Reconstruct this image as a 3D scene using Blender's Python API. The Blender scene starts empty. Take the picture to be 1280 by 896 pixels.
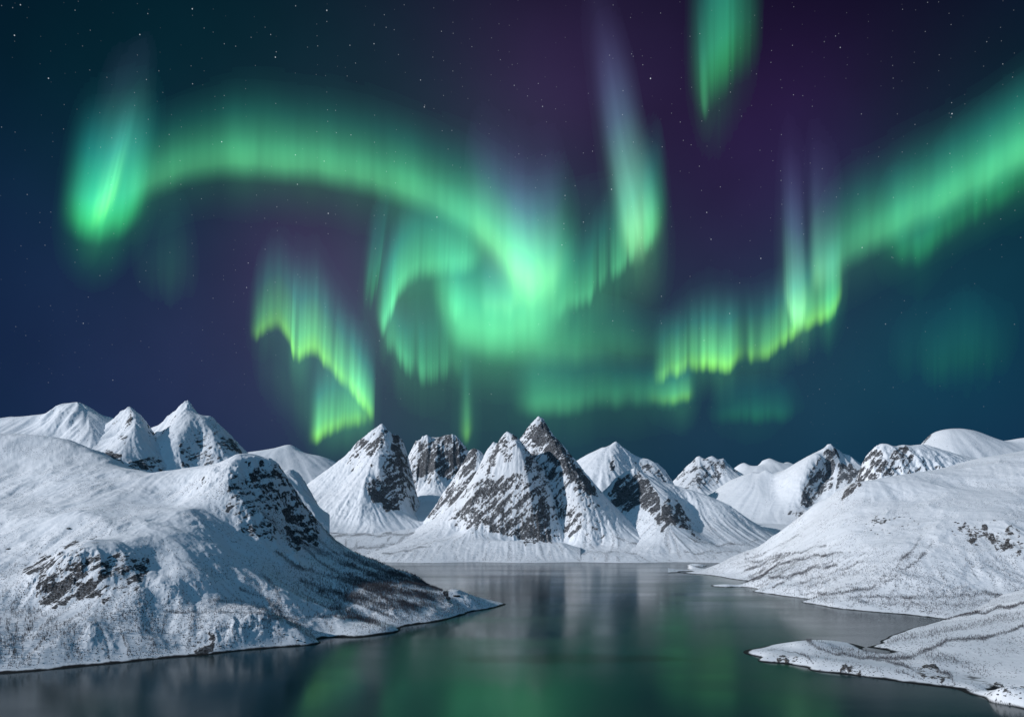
import bpy, math, random
import numpy as np

rng = np.random.RandomState(7)
random.seed(7)
scene = bpy.context.scene
COL = scene.collection

# ------------------------------------------------------------------ camera, sky, moon, exposure
F, HOR, CAMZ = 1000.0, 640.0, 300.0            # focal length and horizon in photo pixels; eye height above the fjord in metres
cam_d = bpy.data.cameras.new("camera")
cam = bpy.data.objects.new("camera", cam_d)
COL.objects.link(cam)
cam.location = (0, 0, CAMZ)
cam.rotation_euler = (math.radians(90), 0, 0)
cam_d.sensor_width = 36
cam_d.lens = 36 * F / 1280
cam_d.shift_y = (HOR - 448) / 1280
cam_d.clip_start = 1.0
cam_d.clip_end = 600000
scene.camera = cam
scene.view_settings.view_transform = 'Standard'
scene.view_settings.look = 'None'
scene.view_settings.gamma = 1
scene.view_settings.exposure = 0.0
scene.cycles.transparent_max_bounces = 64
scene.cycles.max_bounces = 5
scene.cycles.use_denoising = True

MOON_DIR = np.array((-0.87, -0.25, 0.385)); MOON_DIR /= np.linalg.norm(MOON_DIR)
MOON_STRENGTH, MOON_COL = 3.2, (0.98, 0.98, 1.0)
BACK_FILL = 0.25                                # fill glow added to the unseen sky, behind and above the camera


def direction(px, py):
    v = np.array(((px - 640) / F, 1.0, -(py - HOR) / F))
    return v / np.linalg.norm(v)


world = bpy.data.worlds.new("World")
scene.world = world
world.use_nodes = True
nt = world.node_tree
nt.nodes.clear()
wn, wl = nt.nodes, nt.links


def W(kind, **kw):
    n = wn.new(kind)
    for k, v in kw.items():
        setattr(n, k, v)
    return n


def wmath(op, a, b=None, clamp=False):
    n = W('ShaderNodeMath', operation=op, use_clamp=clamp)
    for i, v in enumerate((a, b)):
        if v is None:
            continue
        if isinstance(v, (int, float)):
            n.inputs[i].default_value = v
        else:
            wl.new(v, n.inputs[i])
    return n.outputs[0]


tc = W('ShaderNodeTexCoord')
DIRV = tc.outputs['Generated']


def wadd(col, scaled):
    n = W('ShaderNodeVectorMath', operation='ADD')
    wl.new(col, n.inputs[0]); wl.new(scaled, n.inputs[1])
    return n.outputs[0]


def wscale(rgb, fac):
    n = W('ShaderNodeVectorMath', operation='SCALE')
    n.inputs[0].default_value = rgb
    wl.new(fac, n.inputs['Scale'])
    return n.outputs[0]


sep = W('ShaderNodeSeparateXYZ'); wl.new(DIRV, sep.inputs[0])
dx, dy, dz = sep.outputs
# base: deep blue, a little lighter towards the horizon
ramp = W('ShaderNodeValToRGB')
wl.new(wmath('MAXIMUM', dz, 0.0), ramp.inputs[0])
cr = ramp.color_ramp
cr.elements[0].position = 0.0; cr.elements[0].color = (0.004, 0.020, 0.058, 1)
cr.elements[1].position = 1.0; cr.elements[1].color = (0.0006, 0.002, 0.008, 1)
for p, c in ((0.10, (0.005, 0.018, 0.054, 1)), (0.28, (0.003, 0.010, 0.036, 1)), (0.44, (0.0009, 0.0040, 0.0155, 1))):
    e = cr.elements.new(p); e.color = c
sky = ramp.outputs[0]
# soft veils of airglow: (px, py of the middle, angular radius in degrees, colour)
VEILS = [
    (640, 60, 10, (0.014, 0.000, 0.020)), (1000, 150, 11, (0.014, 0.000, 0.020)), (400, 330, 7, (0.022, 0.003, 0.028)),
    (880, 330, 10, (0.012, 0.004, 0.018)), (560, 130, 11, (0.004, 0.010, 0.020)), (800, 60, 6, (0.012, 0.012, 0.045)),
    (300, 110, 12, (0.000, 0.022, 0.026)), (130, 170, 8, (0.000, 0.020, 0.028)), (700, 500, 9, (0.010, 0.055, 0.045)),
    (560, 490, 7, (0.014, 0.035, 0.030)), (440, 500, 7, (0.016, 0.028, 0.030)), (960, 500, 8, (0.004, 0.036, 0.040)),
    (1150, 420, 9, (0.000, 0.034, 0.038)), (1250, 250, 9, (0.000, 0.034, 0.036)), (560, 340, 8, (0.012, 0.060, 0.055)),
    (640, 430, 8, (0.014, 0.055, 0.046)), (250, 450, 12, (0.012, 0.010, 0.020)), (1280, 470, 7, (0.000, 0.010, 0.018)),
    (480, 180, 9, (0.000, 0.016, 0.018)),
    (395, 300, 5.0, (0.034, 0.014, 0.070)), (440, 400, 5, (0.026, 0.022, 0.060)), (985, 190, 5.5, (0.020, 0.010, 0.080)), (675, 130, 6, (0.022, 0.010, 0.050)),
    (880, 300, 8, (0.008, 0.008, 0.030)), (80, 400, 12, (0.000, 0.006, 0.030)), (300, 460, 9, (0.012, 0.012, 0.050)),
]
for px, py, r, c in VEILS:
    c = (c[0] * 0.55, c[1] * 0.46, c[2] * 0.37)
    d = direction(px, py)
    k = 1.0 / (1 - math.cos(math.radians(r)))
    dot = W('ShaderNodeVectorMath', operation='DOT_PRODUCT')
    wl.new(DIRV, dot.inputs[0]); dot.inputs[1].default_value = d
    e = wmath('EXPONENT', wmath('MULTIPLY', wmath('SUBTRACT', dot.outputs['Value'], 1.0), k))
    sky = wadd(sky, wscale(c, e))
# uneven night air
nz = W('ShaderNodeTexNoise'); nz.inputs['Scale'].default_value = 3.5; nz.inputs['Detail'].default_value = 4
wl.new(DIRV, nz.inputs['Vector'])
vs = W('ShaderNodeVectorMath', operation='SCALE'); wl.new(sky, vs.inputs[0])
wl.new(wmath('ADD', wmath('MULTIPLY', nz.outputs[0], 1.0), 0.5), vs.inputs['Scale'])
sky = vs.outputs[0]
# stars: three sizes of scattered points
az = wmath('ARCTAN2', dx, dy)
el = wmath('ARCSINE', dz)
cmb = W('ShaderNodeCombineXYZ'); wl.new(az, cmb.inputs[0]); wl.new(el, cmb.inputs[1])
for scale, rad, dens, gain, seed in ((34, 0.00076, 0.30, 0.70, 0.0), (85, 0.00062, 0.30, 0.30, 3.7), (15, 0.00090, 0.12, 0.9, 9.1)):
    mp = W('ShaderNodeVectorMath', operation='ADD'); wl.new(cmb.outputs[0], mp.inputs[0]); mp.inputs[1].default_value = (seed, seed * .7, 0)
    vo = W('ShaderNodeTexVoronoi', voronoi_dimensions='2D'); vo.inputs['Scale'].default_value = scale
    wl.new(mp.outputs[0], vo.inputs['Vector'])
    sp = W('ShaderNodeSeparateColor'); wl.new(vo.outputs['Color'], sp.inputs[0])
    keep = wmath('LESS_THAN', sp.outputs[0], dens)
    mr = W('ShaderNodeMapRange', interpolation_type='SMOOTHSTEP')
    wl.new(vo.outputs['Distance'], mr.inputs['Value'])
    mr.inputs['From Min'].default_value = rad * scale; mr.inputs['From Max'].default_value = rad * scale * 0.3
    mr.inputs['To Min'].default_value = 0; mr.inputs['To Max'].default_value = 1
    br = wmath('MULTIPLY', wmath('ADD', wmath('POWER', sp.outputs[1], 3.0), 0.12), gain)
    up = wmath('MULTIPLY', wmath('SUBTRACT', dz, 0.06), 3.0, True)
    fac = wmath('MULTIPLY', wmath('MULTIPLY', keep, mr.outputs[0]), wmath('MULTIPLY', br, up))
    sky = wadd(sky, wscale((0.85, 0.93, 1.0), fac))
# fill light for shaded snow: blue sky added high up and behind the camera
dotb = W('ShaderNodeVectorMath', operation='DOT_PRODUCT')
wl.new(DIRV, dotb.inputs[0]); v = np.array((-0.10, -0.62, 0.78)); dotb.inputs[1].default_value = v / np.linalg.norm(v)
mb = W('ShaderNodeMapRange', interpolation_type='SMOOTHSTEP'); wl.new(dotb.outputs['Value'], mb.inputs['Value'])
mb.inputs['From Min'].default_value = 0.15; mb.inputs['From Max'].default_value = 1.0
sky = wadd(sky, wscale((0.30 * BACK_FILL, 0.76 * BACK_FILL, 1.22 * BACK_FILL), mb.outputs[0]))
bg = W('ShaderNodeBackground'); wl.new(sky, bg.inputs[0]); bg.inputs[1].default_value = 1.0
wo = W('ShaderNodeOutputWorld'); wl.new(bg.outputs[0], wo.inputs[0])
world.cycles.sampling_method = 'MANUAL'
world.cycles.sample_map_resolution = 512

moon = bpy.data.lights.new("moon_light", 'SUN')
moon.energy = MOON_STRENGTH; moon.color = MOON_COL; moon.angle = math.radians(1.2)
mo = bpy.data.objects.new("moon_light", moon)
COL.objects.link(mo)
from mathutils import Vector
mo.rotation_euler = Vector(MOON_DIR).to_track_quat('Z', 'Y').to_euler()


# ------------------------------------------------------------------ noise
def _h(ix, iy, seed):
    a = (ix.astype(np.int64) * 374761393 + iy.astype(np.int64) * 668265263 + seed * 974634637) & 0xFFFFFFFF
    a = ((a ^ (a >> 13)) * 1274126177) & 0xFFFFFFFF
    return (a ^ (a >> 16)) & 0xFFFFFFFF


def perlin(x, y, seed=0):
    x0, y0 = np.floor(x), np.floor(y)
    fx, fy = x - x0, y - y0
    u, v = fx * fx * fx * (fx * (fx * 6 - 15) + 10), fy * fy * fy * (fy * (fy * 6 - 15) + 10)
    ix, iy = x0.astype(np.int64), y0.astype(np.int64)

    def g(i, j):
        a = _h(ix + i, iy + j, seed) * (2 * math.pi / 4294967296.0)
        return np.cos(a) * (fx - i) + np.sin(a) * (fy - j)
    return ((g(0, 0) * (1 - u) + g(1, 0) * u) * (1 - v) + (g(0, 1) * (1 - u) + g(1, 1) * u) * v) * 1.5


def fbm(x, y, lam, octv=5, seed=0, gain=0.5, ridged=False):
    s, a, f, n = 0, 1.0, 1.0 / lam, 0
    for o in range(octv):
        p = perlin(x * f + 17.3 * o, y * f - 9.1 * o, seed + o)
        s = s + a * ((1 - 2 * np.abs(p)) if ridged else p)
        n += a; a *= gain; f *= 2.03
    return s / n


def sstep(a, b, x):
    t = np.clip((x - a) / (b - a), 0, 1)
    return t * t * (3 - 2 * t)


# ------------------------------------------------------------------ terrain from ridge, spur and shore lines
def P(px, py, d):
    return ((px - 640) / F * d, d, CAMZ - (py - HOR) / F * d)


def S(px, py):                                   # a point of the waterline
    return P(px, py, CAMZ * F / (py - HOR))


def densify(line, step):
    out = [line[0]]
    for a, b in zip(line[:-1], line[1:]):
        n = max(1, int(math.dist(a[:2], b[:2]) / step))
        for i in range(1, n + 1):
            t = i / n
            out.append(tuple(a[k] + (b[k] - a[k]) * t for k in range(3)))
    return out


def rbf_fit(pts, c):
    p = np.array(pts, float)
    _, keep = np.unique(np.round(p[:, :2] / 3.0), axis=0, return_index=True)
    p = p[keep]
    q = p[:, :2] / 1000.0
    cc = c / 1000.0
    r = np.sqrt(((q[:, None] - q[None]) ** 2).sum(-1) + cc * cc)
    n = len(p)
    A = np.zeros((n + 3, n + 3))
    A[:n, :n] = r - np.eye(n) * 1e-5
    A[:n, n] = 1; A[:n, n + 1:] = q; A[n, :n] = 1; A[n + 1:, :n] = q.T
    w = np.linalg.solve(A, np.concatenate([p[:, 2], [0, 0, 0]]))
    return q, w, cc


def rbf_eval(fit, X, Y):
    q, w, cc = fit
    x, y = X.ravel() / 1000, Y.ravel() / 1000
    out = np.empty(len(x))
    n = len(q)
    for i in range(0, len(x), 20000):
        a, b = x[i:i + 20000].astype(np.float32), y[i:i + 20000].astype(np.float32)
        r = (a[:, None] - q[None, :, 0].astype(np.float32)) ** 2 + (b[:, None] - q[None, :, 1].astype(np.float32)) ** 2
        out[i:i + 20000] = np.sqrt(r + np.float32(cc * cc)).astype(np.float64) @ w[:n] + w[n] + w[n + 1] * a + w[n + 2] * b
    return out.reshape(X.shape)


def upsample(a, shape):
    """bilinear resize of a 2-D field to SHAPE"""
    r = np.linspace(0, a.shape[0] - 1, shape[0]); c = np.linspace(0, a.shape[1] - 1, shape[1])
    r0 = np.minimum(r.astype(int), a.shape[0] - 2); c0 = np.minimum(c.astype(int), a.shape[1] - 2)
    fr, fc = (r - r0)[:, None], (c - c0)[None]
    t = a[r0][:, c0] * (1 - fc) + a[r0][:, c0 + 1] * fc
    b = a[r0 + 1][:, c0] * (1 - fc) + a[r0 + 1][:, c0 + 1] * fc
    return t * (1 - fr) + b * fr


def blur(a, n):
    for _ in range(n):
        p = np.pad(a, 1, mode='edge')
        a = (p[:-2, 1:-1] + p[2:, 1:-1] + p[1:-1, :-2] + p[1:-1, 2:] + 2 * p[1:-1, 1:-1]) / 6
    return a


def lic(vi, vj, fields, steps, h):
    """smear each field along the flow (vi, vj given per index step): fall-line streaks"""
    R, C = vi.shape
    I0, J0 = np.meshgrid(np.arange(R, dtype=np.float32), np.arange(C, dtype=np.float32), indexing='ij')
    acc = [f.copy() for f in fields]
    n = 1.0
    for sgn in (1, -1):
        i, j = I0.copy(), J0.copy()
        for k in range(steps):
            a, b = np.clip(np.rint(i), 0, R - 1).astype(np.int32), np.clip(np.rint(j), 0, C - 1).astype(np.int32)
            i += sgn * h * vi[a, b]; j += sgn * h * vj[a, b]
            np.clip(i, 0, R - 1.001, out=i); np.clip(j, 0, C - 1.001, out=j)
            a, b = i.astype(np.int32), j.astype(np.int32)
            fi, fj = i - a, j - b
            w = 1 - k / steps
            for q, f in enumerate(fields):
                acc[q] += w * ((f[a, b] * (1 - fj) + f[a, b + 1] * fj) * (1 - fi) + (f[a + 1, b] * (1 - fj) + f[a + 1, b + 1] * fj) * fi)
            n += w
    return [a / n for a in acc]


def in_poly(px, py, poly):
    inside = np.zeros(px.shape, bool)
    n = len(poly)
    for k in range(n):
        x1, y1 = poly[k]; x2, y2 = poly[(k + 1) % n]
        if y1 == y2:
            continue
        c = ((y1 > py) != (y2 > py)) & (px < (x2 - x1) * (py - y1) / (y2 - y1) + x1)
        inside ^= c
    return inside


def line_dist(px, py, line):
    best = np.full(px.shape, 1e9)
    for (x1, y1), (x2, y2) in zip(line[:-1], line[1:]):
        ex, ey = x2 - x1, y2 - y1
        t = np.clip(((px - x1) * ex + (py - y1) * ey) / (ex * ex + ey * ey + 1e-9), 0, 1)
        best = np.minimum(best, np.hypot(px - x1 - t * ex, py - y1 - t * ey))
    return best


def tag(o, label=None, cat=None, group=None, kind=None):
    for k, v in (('label', label), ('category', cat), ('group', group), ('kind', kind)):
        if v:
            o[k] = v
    return o


def mesh_from(name, co, faces, mat, attr=None, smooth=True, parent=None):
    """co (N,3) array, faces (M,k) int array"""
    me = bpy.data.meshes.new(name)
    k = faces.shape[1]
    me.vertices.add(len(co)); me.vertices.foreach_set('co', np.ascontiguousarray(co, np.float32).ravel())
    me.loops.add(faces.size); me.loops.foreach_set('vertex_index', np.ascontiguousarray(faces, np.int32).ravel())
    me.polygons.add(len(faces))
    me.polygons.foreach_set('loop_start', np.arange(0, faces.size, k, dtype=np.int32))
    me.polygons.foreach_set('use_smooth', np.full(len(faces), smooth, bool))
    me.update(calc_edges=True)
    for an, av in (attr or {}).items():
        a = me.attributes.new(an, 'FLOAT_COLOR', 'POINT')
        full = np.ones((len(co), 4), np.float32); full[:, :av.shape[1]] = av
        a.data.foreach_set('color', full.ravel())
    if mat:
        me.materials.append(mat)
    o = bpy.data.objects.new(name, me)
    COL.objects.link(o)
    if parent:
        o.parent = parent
    return o


TERRAIN = {}


def terrain(key, name, label, cat, lines, pxr, depths, step_px, mat, c=30, dens=90, gullies=((60, 10), (25, 4)), rough=(120, 14), rock_slope=(0.95, 1.35),
            rock=(), scrubs=(), scrub_low=None, scrub_amt=0.0, floor=-15, back=None, seed=1, group=None, lic_len=14, shore=None, streak_amt=0.0, dscale=1.0, rock_bias=0.0, hummock=None):
    """One landform. lines: polylines of world points the surface runs through. depths: row spec [(depth, rows)...]."""
    pts = []
    for l in lines:
        pts += densify(l, dens)
    if dscale != 1.0:
        pts = [(x * dscale, y * dscale, CAMZ + (z - CAMZ) * dscale) for x, y, z in pts]
        depths = [(d * dscale, n) for d, n in depths]
    fit = rbf_fit(pts, c)
    pxs = np.arange(pxr[0], pxr[1] + step_px, step_px)
    ds = [depths[0][0]]
    for (d0, _), (d1, n) in zip(depths[:-1], depths[1:]):
        ds += list(d0 * (d1 / d0) ** (np.arange(1, n + 1) / n))
    ds = np.array(ds)
    U = (pxs - 640) / F
    D, UU = np.meshgrid(ds, U, indexing='ij')
    X, Y = UU * D, D
    z = rbf_eval(fit, X, Y)

    def grad(z, D, UU):
        zd = np.gradient(z, D[:, 0], axis=0); zu = np.gradient(z, UU[0], axis=1)
        gx = zu / D; gy = zd - zu * UU / D
        return gx, gy
    gx, gy = grad(z, D, UU)
    slope0 = np.hypot(gx, gy)
    # broad unevenness and crags, stronger where it is steep
    lam, amp = rough
    steep = sstep(0.40, 1.2, slope0)
    warp = fbm(X, Y, lam * 1.3, 3, seed + 50) * lam * 0.35
    n1 = fbm(X + warp, Y - warp, lam, 6, seed)
    n2 = fbm(X - warp, Y + warp, lam * 0.8, 6, seed + 20, 0.55, True)
    alt = sstep(0, 25, z)
    tilt = fbm(X, Y, lam * 0.5, 4, seed + 23, 0.6, True)
    z1 = z + alt * amp * (n1 * (0.35 + 0.5 * steep) + (n2 - 0.3) * 0.9 * steep + (tilt - 0.3) * 0.55 * steep)
    if hummock:
        hl, ha = hummock
        z1 = z1 + alt * ha * (fbm(X + warp * 1.5, Y - warp, hl, 5, seed + 12, 0.48, True) - 0.45) * sstep(0.12, 0.35, slope0)
    # gullies: noise smeared down the fall line, at half resolution
    hs = (slice(None, None, 2), slice(None, None, 2))
    zh = blur(z1[hs], 6); Dh, Uh = D[hs], UU[hs]
    hgx, hgy = grad(zh, Dh, Uh)
    m = np.hypot(hgx, hgy) + 1e-6
    vd = -hgy / m; vu = (-hgx / m - Uh * vd) / Dh                    # per metre
    drow = np.gradient(Dh[:, 0])[:, None]; dcol = (Uh[0, 1] - Uh[0, 0])
    vi, vj = vd / drow, vu / dcol
    vm = np.hypot(vi, vj) + 1e-9
    vi, vj = (vi / vm).astype(np.float32), (vj / vm).astype(np.float32)
    fields = [fbm(X[hs], Y[hs], lam_g, 2, seed + 70 + q).astype(np.float32) for q, (lam_g, _) in enumerate(gullies)]
    fields.append(fbm(X[hs], Y[hs], 5.2 * D.mean() / F, 2, seed + 90).astype(np.float32))
    res = lic(vi, vj, fields, lic_len, 1.3)
    res = [upsample(r / (r.std() + 1e-9), z.shape) for r in res]
    gm = sstep(0.08, 0.5, slope0) * alt
    z2 = z1.copy()
    for (lam_g, amp_g), r in zip(gullies, res):
        z2 += amp_g * np.clip(r, -2.2, 2.2) * gm * 0.5 * (0.42 + 0.58 * sstep(0.65, 1.2, slope0))
    streak = res[-1]
    px = pxs[None] + 0 * D
    py = HOR - (z2 - CAMZ) / D * F
    # ragged edges for what is mapped onto the slopes
    wx = fbm(X, Y, 26 * D / F, 4, seed + 31) * 26; wy = fbm(X, Y, 20 * D / F, 4, seed + 37) * 20
    gx2, gy2 = grad(z2, D, UU)
    slope = np.hypot(gx2, gy2)
    low = blur(slope, 3)
    ledge = np.clip((slope - blur(slope, 10)) * 0.55, -0.35, 0.3)      # ledges keep their snow, walls shed it
    R = 0.34 * sstep(rock_slope[0] + 0.3, rock_slope[1] + 0.5, low) * sstep(5, 40, z2)
    for poly, val in rock:
        ins = blur(in_poly(px + wx, py + wy, poly).astype(float), 4)
        R = R + (val - R) * ins if val < 0.3 else np.maximum(R, ins * val) if val <= 1 else np.clip(R + ins * (val - 1), 0, 1)
    R = np.where(R > 0.12, np.clip(R + ledge + 0.07 * np.clip(streak, -2, 2), 0.0, 1), R)
    G = np.zeros_like(z)
    if scrub_low:
        band = sstep(scrub_low[1], scrub_low[0], z2) * sstep(1.5, 9, z2)
        patch = sstep(-0.25, 0.35, fbm(X, Y, 160 * D.mean() / 3000, 4, seed + 44))
        G = band * patch * scrub_amt
    if streak_amt:
        band = sstep(streak_amt[1] * 1.3, streak_amt[1] * 0.5, z2) * sstep(1.5, 8, z2) * sstep(0.05, 0.2, slope0)
        G = np.maximum(G, band * np.clip(sstep(0.0, 1.2, streak + 0.8 * fbm(X, Y, 300, 3, seed + 61)) * streak_amt[0], 0, 1) * 0.80)
    for line, wd, val in scrubs:
        wd, val = wd * 1.25, val * 1.2
        xs = [q[0] for q in line]; ys = [q[1] for q in line]
        sel = (px > min(xs) - 14) & (px < max(xs) + 14) & (py > min(ys) - 14) & (py < max(ys) + 14)
        if sel.any():
            dist = line_dist(px[sel] + wx[sel] * 0.22, py[sel] + wy[sel] * 0.22, line)
            ww = wd * (0.75 + 0.9 * sstep(-0.4, 0.5, fbm(X[sel], Y[sel], 90, 3, seed + 5)))
            g = np.exp(-(dist / ww) ** 2) * val * (0.8 + 0.35 * perlin(X[sel] / 60, Y[sel] / 60, seed))
            G[sel] = np.maximum(G[sel], g)
    B = sstep(5.0, 1.2, z2 + fbm(X, Y, 30, 3, seed + 8) * 4) if shore is None else sstep(shore[1], shore[0], z2 + fbm(X, Y, 30, 3, seed + 8) * shore[1] * .6)
    # faces; drop what lies under water or the valley floor
    nr, ncol = z.shape
    idx = np.arange(nr * ncol).reshape(nr, ncol)
    q = np.stack([idx[:-1, :-1], idx[:-1, 1:], idx[1:, 1:], idx[1:, :-1]], -1).reshape(-1, 4)
    zf = z2.ravel()
    q = q[(zf[q].max(1) > floor)]
    used = np.zeros(nr * ncol, bool); used[q] = True
    remap = np.cumsum(used) - 1
    co = np.stack([X, Y, z2], -1).reshape(-1, 3)[used]
    att = np.stack([R, G, B], -1).reshape(-1, 3)[used]
    o = mesh_from(name, co, remap[q], mat, {'ground': np.clip(att, 0, 1)})
    tag(o, label, cat, group, 'structure')
    TERRAIN[key] = dict(pxs=pxs, ds=ds, z=z2, slope=slope, G=G, R=R, py=py)
    return o


def height_at(key, x, y):
    t = TERRAIN[key]
    px = x / y * F + 640
    j = np.clip((px - t['pxs'][0]) / (t['pxs'][1] - t['pxs'][0]), 0, len(t['pxs']) - 1.001)
    i = np.clip(np.interp(y, t['ds'], np.arange(len(t['ds']))), 0, len(t['ds']) - 1.001)
    a, b = i.astype(int), j.astype(int)
    fi, fj = i - a, j - b
    z = t['z']
    return (z[a, b] * (1 - fj) + z[a, b + 1] * fj) * (1 - fi) + (z[a + 1, b] * (1 - fj) + z[a + 1, b + 1] * fj) * fi


# ------------------------------------------------------------------ materials
def new_mat(name):
    m = bpy.data.materials.new(name)
    m.use_nodes = True
    m.node_tree.nodes.clear()
    return m, m.node_tree.nodes, m.node_tree.links


def snow_material(name, grain, rock_col=(0.040, 0.040, 0.044), snow_col=(0.86, 0.89, 0.94), speck=0.0, bump=1.0, dust=0.4):
    """grain: size in metres of the finest rock / snow patches"""
    m, N, L = new_mat(name)
    dust_amt = dust

    def nd(t, **kw):
        n = N.new(t)
        for k, v in kw.items():
            setattr(n, k, v)
        return n

    def mt(op, a, b=None, clamp=False):
        n = nd('ShaderNodeMath', operation=op, use_clamp=clamp)
        for i, v in enumerate((a, b)):
            if v is None:
                continue
            if isinstance(v, (int, float)):
                n.inputs[i].default_value = v
            else:
                L.new(v, n.inputs[i])
        return n.outputs[0]

    def noise(scale, detail, rough=0.6, zs=1.0, off=0.0):
        mp = nd('ShaderNodeMapping'); L.new(pos, mp.inputs[0])
        mp.inputs['Scale'].default_value = (scale, scale, scale * zs); mp.inputs['Location'].default_value = (off, off * .3, off * .7)
        n = nd('ShaderNodeTexNoise'); L.new(mp.outputs[0], n.inputs['Vector'])
        n.inputs['Scale'].default_value = 1.0; n.inputs['Detail'].default_value = detail; n.inputs['Roughness'].default_value = rough
        return n.outputs[0]

    def smooth(v, a, b):
        r = nd('ShaderNodeMapRange', interpolation_type='SMOOTHSTEP')
        L.new(v, r.inputs['Value']); r.inputs['From Min'].default_value = a; r.inputs['From Max'].default_value = b
        return r.outputs[0]

    def mix(fac, a, b):
        n = nd('ShaderNodeMix', data_type='RGBA')
        L.new(fac, n.inputs['Factor'])
        for v, k in ((a, 6), (b, 7)):
            if isinstance(v, tuple):
                n.inputs[k].default_value = (*v, 1)
            else:
                L.new(v, n.inputs[k])
        return n.outputs[2]
    geo = nd('ShaderNodeNewGeometry'); pos = geo.outputs['Position']
    at = nd('ShaderNodeAttribute', attribute_name='ground')
    sp = nd('ShaderNodeSeparateColor'); L.new(at.outputs['Color'], sp.inputs[0])
    R, G, B = sp.outputs
    g = 1.0 / grain
    nf = noise(g * 0.45, 6, 0.72, 1.5)
    nm = noise(g * 0.10, 5, 0.6, 1.3, 31)
    # tilted beds of rock that hold lines of snow
    mps = nd('ShaderNodeMapping'); L.new(pos, mps.inputs[0])
    mps.inputs['Rotation'].default_value = (0.20, 0.80, 0.25)
    mp2 = nd('ShaderNodeMapping'); L.new(mps.outputs[0], mp2.inputs[0]); mp2.inputs['Scale'].default_value = (g * 0.035, g * 0.05, g * 0.24)
    nst = nd('ShaderNodeTexNoise'); L.new(mp2.outputs[0], nst.inputs['Vector']); nst.inputs['Scale'].default_value = 1.0; nst.inputs['Detail'].default_value = 5; nst.inputs['Roughness'].default_value = 0.65
    ns = nst.outputs[0]
    fine = noise(g * 1.1, 3, 0.7, 1.0, 53)
    spot = mt('ADD', mt('MULTIPLY', mt('SUBTRACT', nf, 0.5), 1.7), mt('ADD', mt('MULTIPLY', mt('SUBTRACT', nm, 0.5), 1.5), mt('MULTIPLY', mt('SUBTRACT', ns, 0.5), 3.4)))
    has = smooth(R, 0.04, 0.30)
    rockf = mt('MULTIPLY', smooth(mt('ADD', R, spot), 0.42, 0.60), has)
    # scrub, trees and stones too small to model: dark specks that gather where the ground attribute says
    vo = nd('ShaderNodeTexVoronoi'); mp = nd('ShaderNodeMapping'); L.new(pos, mp.inputs[0])
    mp.inputs['Scale'].default_value = (g * 1.35, g * 1.35, g * 0.8); L.new(mp.outputs[0], vo.inputs['Vector']); vo.inputs['Scale'].default_value = 1.0
    vc = nd('ShaderNodeSeparateColor'); L.new(vo.outputs['Color'], vc.inputs[0])
    nb = noise(g * 0.03, 4, 0.6, 1.0, 77)
    dens = mt('ADD', G, mt('MULTIPLY', smooth(nb, 0.42, 0.72), speck))
    dot = mt('MULTIPLY', smooth(vo.outputs['Distance'], 0.52, 0.25), mt('LESS_THAN', vc.outputs[0], mt('MULTIPLY', dens, 0.85)))
    scrubf = mt('MAXIMUM', dot, mt('MULTIPLY', smooth(mt('ADD', G, mt('MULTIPLY', mt('SUBTRACT', nf, 0.5), 1.4)), 0.5, 1.1), 0.62))
    dust = mt('MULTIPLY', smooth(fine, 0.46, 0.62), dust_amt)
    shoref = B
    rcol = mix(smooth(noise(g * 0.2, 4, 0.6, 2.2, 11), 0.35, 0.7), tuple(c * 0.55 for c in rock_col), tuple(c * 1.7 for c in rock_col))
    scol = mix(smooth(noise(g * 0.02, 3, 0.5, 1, 5), 0.3, 0.75), snow_col, tuple(c * 0.90 for c in snow_col))
    col = mix(scrubf, scol, (0.050, 0.052, 0.062))
    rcol = mix(dust, rcol, (0.50, 0.54, 0.60))
    col = mix(rockf, col, rcol)
    col = mix(shoref, col, (0.012, 0.013, 0.015))
    bs = nd('ShaderNodeBsdfPrincipled'); L.new(col, bs.inputs['Base Color'])
    bs.inputs['Roughness'].default_value = 0.75
    bs.inputs['Specular IOR Level'].default_value = 0.25
    bp = nd('ShaderNodeBump'); bp.inputs['Distance'].default_value = grain * 0.55 * bump
    hgt = mt('ADD', mt('MULTIPLY', nf, mt('ADD', mt('MULTIPLY', rockf, 2.0), 0.13)), mt('MULTIPLY', nm, 0.9))
    L.new(hgt, bp.inputs['Height']); bp.inputs['Strength'].default_value = 0.9
    L.new(bp.outputs[0], bs.inputs['Normal'])
    out = nd('ShaderNodeOutputMaterial'); L.new(bs.outputs[0], out.inputs[0])
    return m


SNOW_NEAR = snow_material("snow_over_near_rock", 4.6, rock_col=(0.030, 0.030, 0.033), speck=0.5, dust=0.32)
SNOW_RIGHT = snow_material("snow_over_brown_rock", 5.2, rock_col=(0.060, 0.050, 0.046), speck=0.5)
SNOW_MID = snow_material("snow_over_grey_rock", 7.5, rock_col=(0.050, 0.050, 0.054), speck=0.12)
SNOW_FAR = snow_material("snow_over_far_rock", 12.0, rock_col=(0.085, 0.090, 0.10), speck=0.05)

# ------------------------------------------------------------------ water
mw, N, L = new_mat("fjord_water")
pos = N.new('ShaderNodeNewGeometry').outputs['Position']
mp = N.new('ShaderNodeMapping'); L.new(pos, mp.inputs[0]); mp.inputs['Scale'].default_value = (0.0011, 0.0042, 1)
tn = N.new('ShaderNodeTexNoise'); tn.inputs['Scale'].default_value = 1; tn.inputs['Detail'].default_value = 4; L.new(mp.outputs[0], tn.inputs['Vector'])
mr = N.new('ShaderNodeMapRange'); L.new(tn.outputs[0], mr.inputs['Value'])
mr.inputs['From Min'].default_value = 0.35; mr.inputs['From Max'].default_value = 0.65
mr.inputs['To Min'].default_value = 0.12; mr.inputs['To Max'].default_value = 0.20
bs = N.new('ShaderNodeBsdfPrincipled')
bs.inputs['IOR'].default_value = 1.26
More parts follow.
